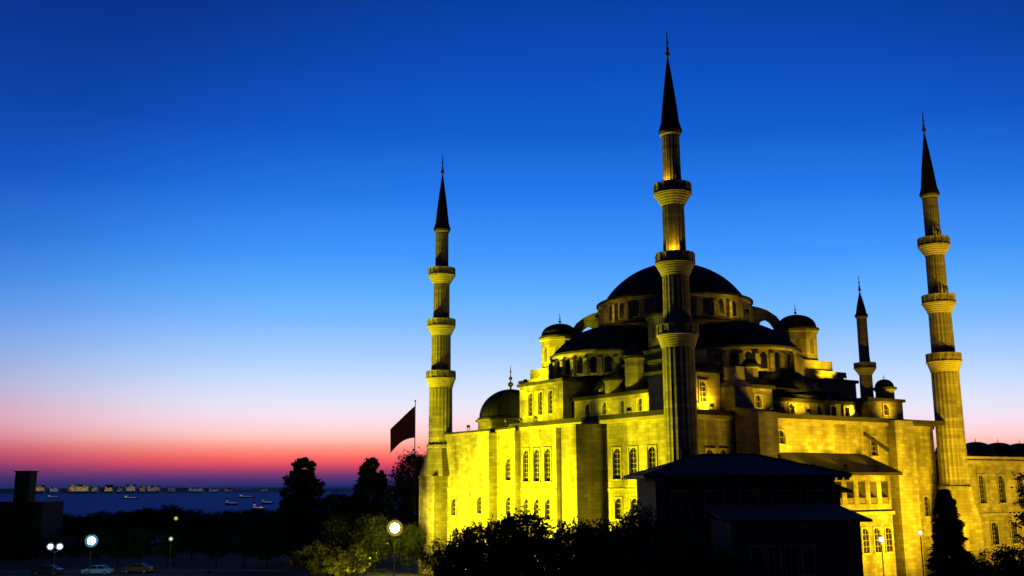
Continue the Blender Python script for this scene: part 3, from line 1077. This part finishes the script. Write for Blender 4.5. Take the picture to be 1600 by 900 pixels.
# ------------------------------------------------------------------ trees
def leaf_mesh(name, seed, n, leaf, shape, m):
    """Leaf-sized faces gathered in clumps through the crown volume; shape(rng) gives a clump centre and radius in a unit crown."""
    rg = random.Random(seed)
    v, f = [], []
    clumps = [shape(rg) for _ in range(n // 55)]
    for (c, cr) in clumps:
        for _ in range(55):
            d = Vector((rg.gauss(0, 1), rg.gauss(0, 1), rg.gauss(0, .8)))
            p = Vector(c) + d * (cr * .55)
            a = Vector((rg.gauss(0, 1), rg.gauss(0, 1), rg.gauss(0, .6))).normalized()
            b = a.orthogonal().normalized()
            b = Matrix.Rotation(rg.uniform(0, 6.28), 3, a) @ b
            l = leaf * rg.uniform(.6, 1.35)
            i = len(v)
            v += [tuple(p - a * l), tuple(p + b * l * .5), tuple(p + a * l), tuple(p - b * l * .5)]
            f.append((i, i + 1, i + 2, i + 3))
    me = bpy.data.meshes.new(name)
    me.from_pydata(v, [], f)
    me.materials.append(m)
    return me


def sh_round(H, Rr, z0):
    def s_(rg):
        while True:
            p = Vector((rg.uniform(-1, 1), rg.uniform(-1, 1), rg.uniform(-1, 1)))
            if .25 < p.length < 1:
                break
        lump = 1 + .22 * math.sin(3 * math.atan2(p.y, p.x) + 4 * p.z)
        return (p.x * Rr * lump, p.y * Rr * lump, z0 + (H - z0) * (p.z * .46 + .5)), Rr * rg.uniform(.14, .26)
    return s_


def sh_cone(H, Rr, z0, p_=0.75):
    def s_(rg):
        t = rg.random() ** 1.2
        r_ = Rr * ((1 - t) ** p_) * math.sqrt(rg.uniform(.12, 1))
        a = rg.uniform(0, 6.283)
        return (r_ * math.cos(a), r_ * math.sin(a), z0 + (H - z0) * (t * .94 + .02)), Rr * rg.uniform(.12, .22) * (1.15 - t * .8)
    return s_


def trunk_mesh(seed, H, r0, spread, z0):
    rg = random.Random(seed)
    t = MB()
    p, r_ = Vector((0, 0, -.3)), r0
    seg = 6
    for k in range(seg):
        q = Vector((rg.uniform(-.12, .12) * (k > 0), rg.uniform(-.12, .12) * (k > 0), H * .88 / seg)) + p
        t.tube(p, q, r_, r_ * .78, 8)
        if q.z > z0 * .8:
            for _ in range(3):
                a = rg.uniform(0, 6.283)
                L = spread * rg.uniform(.5, .85) * (1 - .5 * q.z / H)
                e = q + Vector((math.cos(a) * L, math.sin(a) * L, L * rg.uniform(.35, .8)))
                mid = q.lerp(e, .5) + Vector((0, 0, -.1 * L))
                t.tube(q, mid, r_ * .45, r_ * .28, 6)
                t.tube(mid, e, r_ * .28, r_ * .08, 5)
        p, r_ = q, r_ * .78
    me = bpy.data.meshes.new('trunk')
    me.from_pydata(t.v, [], t.f)
    me.materials.append(BARK)
    return me


KINDS = {
    'broad_a': (10.0, trunk_mesh(1, 10, .24, 3.6, 2.5), leaf_mesh('crown', 11, 12000, .17, sh_round(10.4, 4.1, 2.2), LEAF)),
    'broad_b': (10.0, trunk_mesh(2, 10, .22, 3.2, 2.2), leaf_mesh('crown', 12, 13000, .17, sh_round(10.2, 3.5, 1.6), LEAF)),
    'broad_c': (10.0, trunk_mesh(3, 10, .26, 4.2, 2.5), leaf_mesh('crown', 13, 14000, .18, sh_round(9.8, 4.8, 1.8), LEAF)),
    'peak': (10.0, trunk_mesh(4, 10, .22, 2.2, 1.5), leaf_mesh('crown', 14, 21000, .17, sh_cone(9.7, 3.3, .6, .42), LEAF)),
    'cypress': (10.0, trunk_mesh(5, 10, .16, .7, .5), leaf_mesh('crown', 15, 42000, .11, sh_cone(9.8, 1.2, .1, .5), LEAFC)),
    'shrub': (2.0, trunk_mesh(6, 2, .05, .9, .2), leaf_mesh('crown', 16, 2600, .09, sh_round(2.1, 1.3, .1), mat('lamplit_shrub_leaf', (0.12, 0.14, 0.035), 0.7, noise=(1.5, .4), spec=.2))),  # shrub leaf colour lightened to look brightly lamp-lit
}


def tree(kind, name, x, y, top, label, cat, group=None, wide=1.0, zg=None):
    H, tm, cm = KINDS[kind]
    z = hgt(x, y) if zg is None else zg
    k = (top - z) / (H * 1.02)
    T = empty(name, (x, y, z), R.uniform(0, 6.28), label=label, cat=cat, group=group)
    T.scale = (k * wide, k * wide, k)
    link('trunk', tm, T)
    link('crown', cm, T)
    return T


def tree_px(kind, name, px, py, Y, label, cat, group=None, wide=1.0):
    p = at(px, py, Y)
    return tree(kind, name, p.x, Y, p.z, label, cat, group, wide)


TB = 'tall dark trees left of the mosque'
tree_px('peak', 'tree', 476, 703, 186, 'tall dark pointed tree alone against the pink sky, leftmost of the tall three', 'tree', TB, .86)
tree_px('peak', 'tree', 581, 703, 190, 'tall dark tree between the lone pointed tree and the flag', 'tree', TB, .80)
tree_px('broad_b', 'tree', 645, 698, 196, 'tall dark tree directly behind the flag, touching the left minaret', 'tree', TB, .62)
tree_px('broad_b', 'tree', 532, 765, 200, 'low dark tree filling the gap between two tall pointed trees', 'tree', None, 1.0)

TF = 'dark round trees in front of the bright mosque wall'
for kind, px, py, Y, wd, lab in (
        ('broad_a', 716, 832, 106, .9, 'low dark tree in front of the left minaret base'),
        ('broad_c', 768, 806, 100, .85, 'dark round tree before the brightest yellow wall'),
        ('broad_b', 822, 790, 98, .95, 'highest dark round tree before the yellow wall'),
        ('broad_a', 884, 816, 96, .95, 'dark round tree below the projecting wall bay'),
        ('broad_c', 948, 806, 94, .85, 'dark round tree below the unlit buttress'),
        ('broad_b', 982, 812, 92, .9, 'dark round tree right of the one below the unlit buttress'),
        ('broad_a', 1008, 796, 75, .62, 'dark narrow tree against the pavilion left wall')):
    tree_px(kind, 'tree', px, py, Y, lab, 'tree', TF, wd)

# dark tree belt on the left, down to the sea
TLAB = 'dark tree in the belt along the seaward edge of the garden'
k = 0
px = -20
while px < 470:
    kind = ('broad_a', 'broad_c', 'broad_b')[k % 3]
    tree_px(kind, 'tree', px, 794 + R.uniform(-5, 8) + (6 if 60 < px < 170 else 0), 215 + R.uniform(-12, 25), TLAB, 'tree', 'dark garden trees along the seaward edge', R.uniform(1.0, 1.35))
    px += R.uniform(26, 36)
    k += 1
TLAB2 = 'dark low tree standing behind the parked cars and lamps'
px = -30
k = 0
while px < 660:
    kind = ('broad_c', 'broad_b', 'broad_a')[k % 3]
    tree_px(kind, 'tree', px, 830 + R.uniform(-12, 14), 178 + R.uniform(-6, 12), TLAB2, 'tree', 'dark low trees behind the parked cars', R.uniform(.95, 1.3))
    px += R.uniform(32, 46)
    k += 1

for kind, px, py, Y, lab, wd in (('broad_b', 586, 800, 157, 'olive lit tree just behind the warm street lamp', 1.0), ('broad_a', 538, 806, 160, 'dim olive tree left of the tree lit by the warm lamp', .95),
                                 ('broad_c', 640, 816, 157, 'lit low tree between the warm street lamp and the left minaret base', .7)):
    tree_px(kind, 'tree', px, py, Y, lab, 'tree', 'trees lit by the warm street lamp', wd)

sp_ = at(520, 880, 146)
floodlight((sp_.x, 146, .8), (at(524, 856, 153).x, 153, 3.0), .9 * K, (1.0, .85, .1), 'low garden lamp aimed at the lit shrubs', spread=80)
tree_px('broad_c', 'tree', 1058, 818, 65, 'black tree in front of the pavilion lower left corner', 'tree', 'black trees against the unlit pavilion', .55)
tree_px('broad_b', 'tree', 1112, 846, 62, 'black low tree left of the annex windows', 'tree', 'black trees against the unlit pavilion', .6)

# right side: cypress and a leafy tree leaning in at the edge
tree_px('cypress', 'cypress', 1474, 748, 96, 'black narrow cypress standing before the amber right minaret base', 'cypress', None, 1.45)
tree_px('broad_c', 'tree', 1576, 846, 90, 'dark bushy tree low in the bottom right corner', 'tree', None, .8)
tree_px('broad_a', 'tree', 1520, 868, 92, 'dark low bushy tree just right of the cypress', 'tree', None, .7)
pb = at(1632, 740, 92)
bt = MB()
rg = random.Random(21)
leaves_v, leaves_f = [], []
bt.tube((0, 0, -.2), (0, 0, 7), .28, .2)
bt.tube((0, 0, 7), (-.2, 0, 13.6), .2, .05)
for k in range(26):
    z = 5 + 8.6 * k / 26
    a = rg.uniform(0, 6.283) if k % 3 else rg.uniform(2.8, 3.5)
    L = rg.uniform(1.8, 3.7) * (1.0 if z < 10 else .75)
    e = Vector((math.cos(a) * L, math.sin(a) * L, z + rg.uniform(-.5, .9)))
    bt.tube((0, 0, z), e, .07, .02, 5)
    for j in range(70):
        t = rg.uniform(.45, 1.05)
        p = Vector((0, 0, z)).lerp(e, t) + Vector((rg.gauss(0, .28), rg.gauss(0, .28), rg.gauss(0, .2)))
        d_ = Vector((rg.gauss(0, 1), rg.gauss(0, 1), rg.gauss(0, .5))).normalized()
        o2 = d_.orthogonal() * .09
        i = len(leaves_v)
        leaves_v += [tuple(p - d_ * .19), tuple(p + o2), tuple(p + d_ * .19), tuple(p - o2)]
        leaves_f.append((i, i + 1, i + 2, i + 3))
BTR = empty('tree', (pb.x, 92, 0), 0, label='sparse tree at the right edge with leafy twigs over the courtyard wall', cat='tree')
bt.build('trunk', BARK, BTR)
lm = bpy.data.meshes.new('crown')
lm.from_pydata(leaves_v, [], leaves_f)
lm.materials.append(LEAF)
link('crown', lm, BTR)

# lit garden shrubs left of the street lamp
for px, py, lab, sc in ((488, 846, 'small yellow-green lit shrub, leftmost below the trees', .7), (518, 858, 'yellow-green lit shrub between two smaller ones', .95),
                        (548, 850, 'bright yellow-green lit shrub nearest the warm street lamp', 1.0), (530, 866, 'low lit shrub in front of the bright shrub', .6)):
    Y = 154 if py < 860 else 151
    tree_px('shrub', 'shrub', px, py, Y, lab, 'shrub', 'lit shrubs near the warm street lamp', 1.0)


# ------------------------------------------------------------------ foreground pavilion (unlit)
PV = empty('pavilion', (0, 0, 0), 0, label='unlit pavilion with low hipped roof in front of the mosque, seen from above', cat='pavilion')
PX0, PX1, PY0, PY1, EZ = 10.9, 24.6, 79.0, 91.0, 13.5
pw = MB()
ph = [(1.2 + k * 2.6, 2.5 + k * 2.6, 10.2, 12.4) for k in range(5)]
pw.panel((PX0, PY0), (1, 0), (0, -1), PX1 - PX0, 0, EZ, ph, .3)
for q_ in (((PX0, PY0), (PX0, PY1)), ((PX1, PY0), (PX1, PY1)), ((PX0, PY1), (PX1, PY1))):
    (xa, ya), (xb, yb) = q_
    pw.poly([(xa, ya, 0), (xb, yb, 0), (xb, yb, EZ), (xa, ya, EZ)])
pw.build('wall', PLASTER, PV)
ov = 1.0
E0 = [(PX0 - ov, PY0 - ov, EZ + .15), (PX1 + ov, PY0 - ov, EZ + .15), (PX1 + ov, PY1 + ov, EZ + .15), (PX0 - ov, PY1 + ov, EZ + .15)]
R0, R1 = (PX0 + 4.6, 85, 15.35), (PX1 - 4.6, 85, 15.35)
pr_ = MB()
pr_.poly([E0[0], E0[1], R1, R0])
pr_.poly([E0[1], E0[2], R1])
pr_.poly([E0[2], E0[3], R0, R1])
pr_.poly([E0[3], E0[0], R0])
low = [(x, y, z - .22) for x, y, z in E0]
for k in range(4):
    pr_.poly([low[k], low[(k + 1) % 4], E0[(k + 1) % 4], E0[k]])
pr_.poly(low[::-1])
for (pa, pb_) in ((E0[0], R0), (E0[1], R1), (E0[2], R1), (E0[3], R0), (R0, R1)):
    pr_.tube(pa, pb_, .11, .11, 6)
for k in range(34):                                     # standing seams on the front slope
    x = PX0 - ov + (PX1 - PX0 + 2 * ov) * (k + .5) / 34
    t = min(1.0, (x - E0[0][0]) / (R0[0] - E0[0][0]), (E0[1][0] - x) / (E0[1][0] - R1[0]))
    pr_.tube((x, E0[0][1], EZ + .17), (x, E0[0][1] + (85 - E0[0][1]) * t, EZ + .17 + 1.2 * t), .035, .035, 4)
pr_.build('roof', LEAD, PV)
ev = MB()
for k in range(30):
    x = PX0 - .8 + (PX1 - PX0 + 1.6) * k / 29
    ev.box(x - .06, x + .06, PY0 - .95, PY0 - .003, EZ - .25, EZ - .075)
ev.build('rafter_row', WOOD, PV)
for h_ in ph:
    f_ = MB()
    cx_ = PX0 + (h_[0] + h_[1]) / 2
    hw = .65
    f_.box(cx_ - hw - .12, cx_ - hw, PY0 - .06, PY0 + .1, 10.2, 12.4)
    f_.box(cx_ + hw, cx_ + hw + .12, PY0 - .06, PY0 + .1, 10.2, 12.4)
    f_.box(cx_ - hw - .12, cx_ + hw + .12, PY0 - .06, PY0 + .1, 12.4, 12.52)
    f_.box(cx_ - hw - .16, cx_ + hw + .16, PY0 - .12, PY0 + .1, 10.05, 10.2)
    f_.box(cx_ - .035, cx_ + .035, PY0 + .1, PY0 + .16, 10.2, 12.4)
    f_.box(cx_ - hw, cx_ + hw, PY0 + .1, PY0 + .16, 11.5, 11.57)
    wo = f_.build('window', PALE, PV)
    g_ = MB()
    g_.poly([(cx_ - hw, PY0 + .22, 10.2), (cx_ + hw, PY0 + .22, 10.2), (cx_ + hw, PY0 + .22, 12.4), (cx_ - hw, PY0 + .22, 12.4)])
    g_.build('pane', GLASS, wo)
# side wing whose roof carries the slope down to the right
sw = MB()
sw.prism([(PX1 + .003, 82, 0), (25.9, 82, 0), (25.9, 82, 12.4), (PX1 + .003, 82, 13.0)], (0, 8, 0))
sw.build('side_wing', PLASTER, PV)
sr = MB()
sr.prism([(PX1 + .003, 81.3, 13.1), (26.7, 81.3, 12.25), (26.7, 81.3, 12.45), (PX1 + .003, 81.3, 13.3)], (0, 9.4, 0))
sr.build('side_roof', LEAD, PV)
ch = MB()
ch.box(14.3, 15.0, 87, 87.7, 14.2, 15.9)
ch.box(14.2, 15.1, 86.9, 87.8, 15.9, 16.02)
ch.build('chimney', PLASTER, PV)

# lower annex in front of it
AN = empty('annex_house', (0, 0, 0), 0, label='lower unlit annex with four tall windows, in front of the pavilion', cat='annex')
AX0, AX1, AY0, AY1, AZ = 14.4, 23.0, 69.0, 76.0, 10.5
ah = [(1.3 + k * 1.12, 2.05 + k * 1.12, 7.1, 8.9) for k in range(4)]
aw = MB()
aw.panel((AX0, AY0), (1, 0), (0, -1), AX1 - AX0, 0, AZ, ah, .3)
for (xa, ya), (xb, yb) in (((AX0, AY0), (AX0, AY1)), ((AX1, AY0), (AX1, AY1)), ((AX0, AY1), (AX1, AY1))):
    aw.poly([(xa, ya, 0), (xb, yb, 0), (xb, yb, AZ), (xa, ya, AZ)])
aw.build('wall', PLASTER, AN)
ar = MB()
ar.prism([(AX0 - .6, AY0 - .7, AZ), (AX0 - .6, AY0 - .7, AZ + .16), (AX0 - .6, AY1, AZ + 1.05), (AX0 - .6, AY1, AZ + .9)], (AX1 - AX0 + 1.2, 0, 0))
ar.build('roof', TILE, AN)
for h_ in ah:
    f_ = MB()
    xa, xb = AX0 + h_[0], AX0 + h_[1]
    for x in (xa - .1, xb):
        f_.box(x, x + .1, AY0 - .05, AY0 + .1, 7.1, 8.9)
    f_.box(xa - .1, xb + .1, AY0 - .05, AY0 + .1, 8.9, 9.0)
    f_.box(xa - .14, xb + .14, AY0 - .1, AY0 + .1, 6.98, 7.1)
    f_.box((xa + xb) / 2 - .03, (xa + xb) / 2 + .03, AY0 + .12, AY0 + .17, 7.1, 8.9)
    wo = f_.build('window', PALE, AN)
    g_ = MB()
    g_.poly([(xa, AY0 + .22, 7.1), (xb, AY0 + .22, 7.1), (xb, AY0 + .22, 8.9), (xa, AY0 + .22, 8.9)])
    g_.build('pane', GLASS, wo)

# ------------------------------------------------------------------ flag
fp = at(649, 628, 172)
FL = empty('flagpole', (fp.x, 172, 0), 0, label='thin grey flagpole rising beside the left minaret', cat='flagpole')
MB().tube((0, 0, 0), (0, 0, fp.z), .11, .06, 10).build('pole', IRON, FL)
kb = MB()
kb.lathe([(.02, fp.z), (.14, fp.z + .08), (.16, fp.z + .2), (.02, fp.z + .36)], (0, 0), 12)
kb.build('ball', GOLD, FL, smooth=40)
RED = mat('red_cloth', (0.11, 0.006, 0.014), 0.9)
fg = MB()
NU, NV = 16, 10
grid = []
for i in range(NU + 1):
    u = i / NU
    row = []
    for j in range(NV + 1):
        w_ = j / NV
        x = -4.0 * u ** .95
        z = -.7 - 3.9 * u ** 1.05 - (5.3 - 1.3 * u) * w_ * (1 - .12 * math.sin(3 * u))
        y = .5 * math.sin(5.2 * u + 1.6 * w_) * u ** .5 + .12 * math.sin(11 * u)
        row.append((x - .08, y, fp.z + z))
    grid.append(row)
for i in range(NU):
    for j in range(NV):
        fg.poly([grid[i][j], grid[i + 1][j], grid[i + 1][j + 1], grid[i][j + 1]])
fo = fg.build('flag', RED, None)
fo.location = (fp.x, 172, 0)
tag(fo, 'dark red flag drooping from its pole left of the leftmost minaret', 'flag')
sm = fo.modifiers.new('thickness', 'SOLIDIFY')
sm.thickness = .02


# ------------------------------------------------------------------ street lamps
def street_lamp(px, py, Y, color, strength, rad, label, heads=1):
    p = at(px, py, Y)
    z0 = hgt(p.x, Y)
    Lm = empty('street_lamp', (p.x, Y, z0), 0, label=label, cat='street lamp', group='lit lamps in the dark garden')
    h = p.z - z0
    po = MB()
    po.lathe([(.16, 0), (.16, .5), (.08, .6), (.055, h - rad * 1.5)], (0, 0), 10)
    po.build('pole', IRON, Lm, smooth=40)
    em = mat('lamp_glow_' + '_'.join(str(int(c_ * 100)) for c_ in color) + '_%d' % strength, (.8, .8, .8), .4, emit=(color, strength))
    gk = 'globe_halo_' + '_'.join(str(int(c_ * 100)) for c_ in color)
    if gk not in MATS:                                   # see-through emissive shell that stands in for the halo round the bulb
        gm_ = bpy.data.materials.new(gk)
        gm_.use_nodes = True
        t_ = gm_.node_tree
        t_.nodes.clear()
        e_, tr, mxs, ou = node(t_, 'ShaderNodeEmission'), node(t_, 'ShaderNodeBsdfTransparent'), node(t_, 'ShaderNodeMixShader'), node(t_, 'ShaderNodeOutputMaterial')
        e_.inputs['Color'].default_value = (*color, 1)
        e_.inputs['Strength'].default_value = .5
        mxs.inputs[0].default_value = .38
        t_.links.new(tr.outputs[0], mxs.inputs[1])
        t_.links.new(e_.outputs[0], mxs.inputs[2])
        t_.links.new(mxs.outputs[0], ou.inputs['Surface'])
        MATS[gk] = gm_
    for k in range(heads):
        x = 0 if heads == 1 else (k - .5) * 1.3
        ball = lambda q: [(q * math.sin(t * math.pi / 10), h - q * math.cos(t * math.pi / 10)) for t in range(11)]
        gl = MB()
        gl.lathe(ball(rad), (x, 0), 20)
        go_ = gl.build('globe', MATS[gk], Lm, smooth=60)
        bu = MB()
        bu.lathe(ball(rad * .58), (x, 0), 14)
        bu.build('bulb', em, go_, smooth=60)
        cp = MB()
        cp.lathe([(rad * .35, h + rad * .95), (rad * .3, h + rad * 1.15), (.02, h + rad * 1.3)], (x, 0), 10)
        cp.build('lamp_cap', IRON, Lm)
        if heads > 1:
            MB().tube((0, 0, h - rad * 1.7), (x, 0, h - rad), .04, .04, 6).build('arm', IRON, Lm)
    return Lm


street_lamp(617, 825, 150, (1.0, .72, .08), 190, 1.15, 'large warm white street lamp globe left of the mosque')
street_lamp(143, 845, 148, (.25, .72, 1.0), 120, .88, 'bluish white street lamp globe among the dark trees at left')
street_lamp(86, 854, 147, (.65, .75, 1.0), 40, .50, 'small twin-headed white lamp left of the bluish globe', 2)
street_lamp(1377, 843, 104, (1.0, .95, .85), 18, .34, 'small white lamp at the foot of the side gallery')
street_lamp(1438, 832, 104, (1.0, .85, .55), 12, .26, 'small warm lamp left of the black cypress')
street_lamp(267, 842, 150, (.8, .9, .8), 1.2, .30, 'faint grey-white lamp among the dark trees')
street_lamp(275, 810, 176, (.9, .7, .1), 1.0, .34, 'faint yellow lamp high in the dark trees')

# ------------------------------------------------------------------ parked cars
CARW = [(-2.15, .55), (-2.1, .85), (-1.3, .98), (-.75, 1.42), (.75, 1.46), (1.5, 1.0), (2.1, .9), (2.15, .5)]


def car(x, y, rz, paint, label):
    C_ = empty('parked_car', (x, y, .004), rz, label=label, cat='car', group='cars parked along the road')
    b_ = MB()
    prof = [(-2.15, .32), (-2.18, .6), (-2.1, .86), (-1.35, .96), (1.45, .98), (2.1, .88), (2.18, .55), (2.12, .32)]
    b_.prism([(x_, -.86, z_) for x_, z_ in prof], (0, 1.72, 0))
    b_.prism([(-.72, -.66, 1.36), (-.55, -.66, 1.45), (.7, -.66, 1.47), (.95, -.66, 1.38)], (0, 1.32, 0))
    for sx, dx in ((-.72, -.55), (.95, .5), (.1, 0)):
        for sy in (-1, 1):
            b_.tube((sx, sy * .64, 1.37), (sx + dx, sy * .80, .97), .035, .045, 5)
    b_.build('body', paint, C_)
    g_ = MB()
    g_.prism([(-1.26, -.79, .975), (-.70, -.63, 1.37), (.93, -.63, 1.37), (1.42, -.79, .985)], (0, .003, 0))
    g_.v = []; g_.f = []; g_.mi = []
    lo = [(-1.26, -.79, .97), (1.42, -.79, .985), (1.42, .79, .985), (-1.26, .79, .97)]
    hi = [(-.70, -.63, 1.365), (.93, -.63, 1.375), (.93, .63, 1.375), (-.70, .63, 1.365)]
    for k in range(4):
        g_.poly([lo[k], lo[(k + 1) % 4], hi[(k + 1) % 4], hi[k]])
    g_.build('window_glass', GLASS, C_)
    for sx in (-1.35, 1.35):
        for sy in (-1, 1):
            w_ = MB()
            w_.tube((sx, sy * .70, .32), (sx, sy * .89, .32), .32, .32, 16)
            wo = w_.build('wheel', mat('tyre_rubber', (.02, .02, .02), .9), C_)
            rm = MB()
            rm.tube((sx, sy * .88, .32), (sx, sy * .905, .32), .2, .18, 12)
            rm.build('rim', mat('rim_metal', (.5, .5, .5), .35, .8), wo)
    for sy in (-.62, .62):
        MB().box(-2.2, -2.13, sy - .18, sy + .18, .62, .76).build('headlight', PALE, C_)
        MB().box(2.12, 2.2, sy - .16, sy + .16, .64, .8).build('taillight', mat('red_lens', (.25, .01, .01), .3), C_)
    return C_


for px, y, col, lab in ((96, 158.4, (.04, .045, .05), 'dark grey car parked left of the light blue car'),
                        (172, 158.0, (.30, .42, .55), 'light blue car parked under the bluish street lamp'),
                        (232, 161.4, (.20, .08, .035), 'orange-brown car parked right of the light blue car')):
    car((px - 800) / FPX * y, y, R.uniform(-.03, .03), mat('car_paint_%d' % px, col, .25), lab)

# ------------------------------------------------------------------ house with a roof tower at the left edge
hp = at(55, 786, 196)
HT = hp.z
HS = empty('house', (at(20, 800, 196).x, 196, 0), 0, label='dark flat-roofed house with a square roof tower at the left edge', cat='house')
hw = MB()
hw.box(-7, 5.6, 0, 9, -.5, HT)
DUSKWALL = mat('dusk_dark_render', (0.05, 0.047, 0.043), 0.95, noise=(.5, .3))  # wall colour darkened to keep the house as if out of the lamplight
hw.build('wall', DUSKWALL, HS)
MB().box(-7.2, 5.8, -.2, 9.2, HT + .003, HT + .25).build('roof', TILE, HS)
tz = at(22, 737, 196).z
tw_ = MB()
tw_.box(-1.1, 1.7, 2, 5, HT + .253, tz)
tw_.box(-1.3, 1.9, 1.8, 5.2, tz + .003, tz + .2)
tw_.build('roof_tower', DUSKWALL, HS)
for x in (-5, -2, 1, 4):
    wf = MB()
    for a_, b_ in ((-.6, -.5), (.5, .6)):
        wf.box(x + a_, x + b_, -.06, -.003, HT - 3, HT - 1.2)
    wf.box(x - .6, x + .6, -.06, -.003, HT - 1.2, HT - 1.1)
    wf.box(x - .65, x + .65, -.1, -.003, HT - 3.1, HT - 3.0)
    wo = wf.build('window', WOOD, HS)
    MB().box(x - .5, x + .5, -.03, -.004, HT - 3, HT - 1.2).build('pane', GLASS, wo)

# ------------------------------------------------------------------ lights across the water
def shore_building(px, py, wpx, hpx, color, strength, label, Y=9000):
    p = at(px, py, Y)
    W_ = wpx / FPX * Y
    H_ = max(18, hpx * .62 / FPX * Y)
    B_ = empty('waterfront_building', (p.x, Y, -39), 0, label=label, cat='building', group='lit buildings on the far shore')
    Zt = p.z + 39 + H_ / 2
    MB().box(-W_ / 2, W_ / 2, 0, 40, 0, Zt).build('wall', PALE, B_)
    w_ = MB()
    nx_, nz_ = max(4, int(W_ / 7)), 9
    rg = random.Random(px)
    zb = Zt * .22
    for i in range(nx_):
        hcol = rg.uniform(.45, 1.0)                      # uneven roof line of lit floors
        for j in range(nz_):
            if rg.random() < .3 or j / nz_ > hcol:
                continue
            x0 = -W_ / 2 + W_ * (i + .12) / nx_
            z0 = zb + (Zt - zb) * (j + .15) / nz_
            w_.poly([(x0, -.3, z0), (x0 + W_ * .76 / nx_, -.3, z0), (x0 + W_ * .76 / nx_, -.3, z0 + (Zt - zb) * .7 / nz_), (x0, -.3, z0 + (Zt - zb) * .7 / nz_)])
    w_.build('lit_windows', mat('lit_%d_%d' % (px, py), (.3, .3, .3), .6, emit=(color, strength * .42)), B_)


WARM, COOL, GREY = (1.0, .72, .30), (.45, .62, .85), (.75, .62, .6)
for px, py, wpx, hpx, col, st_, lab in (
        (58, 760, 22, 7, WARM, .85, 'low warm lit building on the far shore, second from the roof tower'),
        (84, 763, 12, 8, COOL, .8, 'small pale lit building between two warm ones near the left'),
        (123, 760, 30, 9, WARM, 1.0, 'widest warm lit building on the far shore'),
        (170, 760, 12, 8, WARM, .9, 'small warm lit building right of the widest one'),
        (204, 759, 14, 7, GREY, .7, 'pinkish lit building above the tall bluish light'),
        (240, 761, 18, 7, GREY, .55, 'dim grey lit building in the middle of the far shore'),
        (306, 764, 22, 7, COOL, .5, 'dim bluish wide building on the far shore'),
        (334, 766, 14, 10, COOL, .45, 'dim bluish tall building right of the wide bluish one'),
        (148, 761, 9, 6, GREY, .5, 'tiny grey lit building right beside the widest warm one'),
        (187, 762, 8, 6, COOL, .4, 'tiny bluish lit building between the warm and pinkish ones'),
        (222, 761, 8, 6, WARM, .5, 'tiny warm lit building right of the pinkish one'),
        (268, 763, 10, 6, COOL, .35, 'tiny dim bluish building left of the wide bluish one'),
        (356, 765, 10, 6, GREY, .35, 'tiny grey lit building left of the masted ship'),
        (412, 765, 10, 6, COOL, .35, 'last dim bluish building before the tall pointed tree'),
        (35, 760, 8, 6, GREY, .45, 'faint lit building next to the roof tower')):
    shore_building(px, py, wpx, hpx, col, st_, lab)


def ship(px, py, Y, L_, label, strength, color=COOL):
    x = at(px, py, Y).x
    Sh = empty('ship', (x, Y, -40), R.uniform(-.2, .2), label=label, cat='ship', group='ships anchored on the dark sea')
    h_ = MB()
    hw_ = L_ * .075
    pts = [(-L_ / 2, -hw_ * .8), (L_ * .36, -hw_), (L_ / 2, 0), (L_ * .36, hw_), (-L_ / 2, hw_ * .8)]
    h_.prism([(a_, b_, -1) for a_, b_ in pts], (0, 0, 6))
    h_.build('hull', IRON, Sh)
    sp_ = MB()
    sp_.box(-L_ * .45, -L_ * .25, -hw_ * .7, hw_ * .7, 5.003, 15)
    sp_.box(-L_ * .42, -L_ * .3, -hw_ * .5, hw_ * .5, 15.003, 19)
    so = sp_.build('superstructure', IRON, Sh)
    w_ = MB()
    for j in range(3):
        w_.box(-L_ * .44, -L_ * .26, -hw_ * .7 - .2, -hw_ * .7 - .05, 6.5 + j * 3, 8.2 + j * 3)
    w_.build('lit_windows', mat('ship_light_%d' % px, (.3, .3, .3), .6, emit=(color, strength * .2)), so)
    m_ = MB()
    m_.tube((-L_ * .36, 0, 19), (-L_ * .36, 0, 30), .5, .25, 6)
    m_.tube((L_ * .3, 0, 5), (L_ * .3, 0, 20), .5, .25, 6)
    m_.build('mast', IRON, Sh)
    dl = MB()
    for k in range(6):
        dl.box(-L_ * .2 + k * L_ * .1, -L_ * .2 + k * L_ * .1 + 2.2, -1, 1, 5.5, 8)
    dl.build('deck_lights', mat('ship_light_%d' % px, (.3, .3, .3), .6, emit=(color, strength * .2)), Sh)


ship(205, 774, 4600, 62, 'anchored ship with a tall bluish light', 2.2)
ship(84, 772, 5200, 58, 'anchored ship with whitish light near the left', 1.8)
ship(386, 768, 4900, 75, 'dark masted ship with greenish light left of the tall pointed tree', 1.6, (.55, .7, .6))
ship(362, 783, 3000, 36, 'dim small ship nearest the dark tree belt', 1.0)
ship(418, 781, 3100, 36, 'dim small ship just left of the tall pointed tree', 1.0)
ship(404, 793, 2300, 26, 'small pinkish lit boat low by the tree belt', 1.6, (.8, .6, .75))
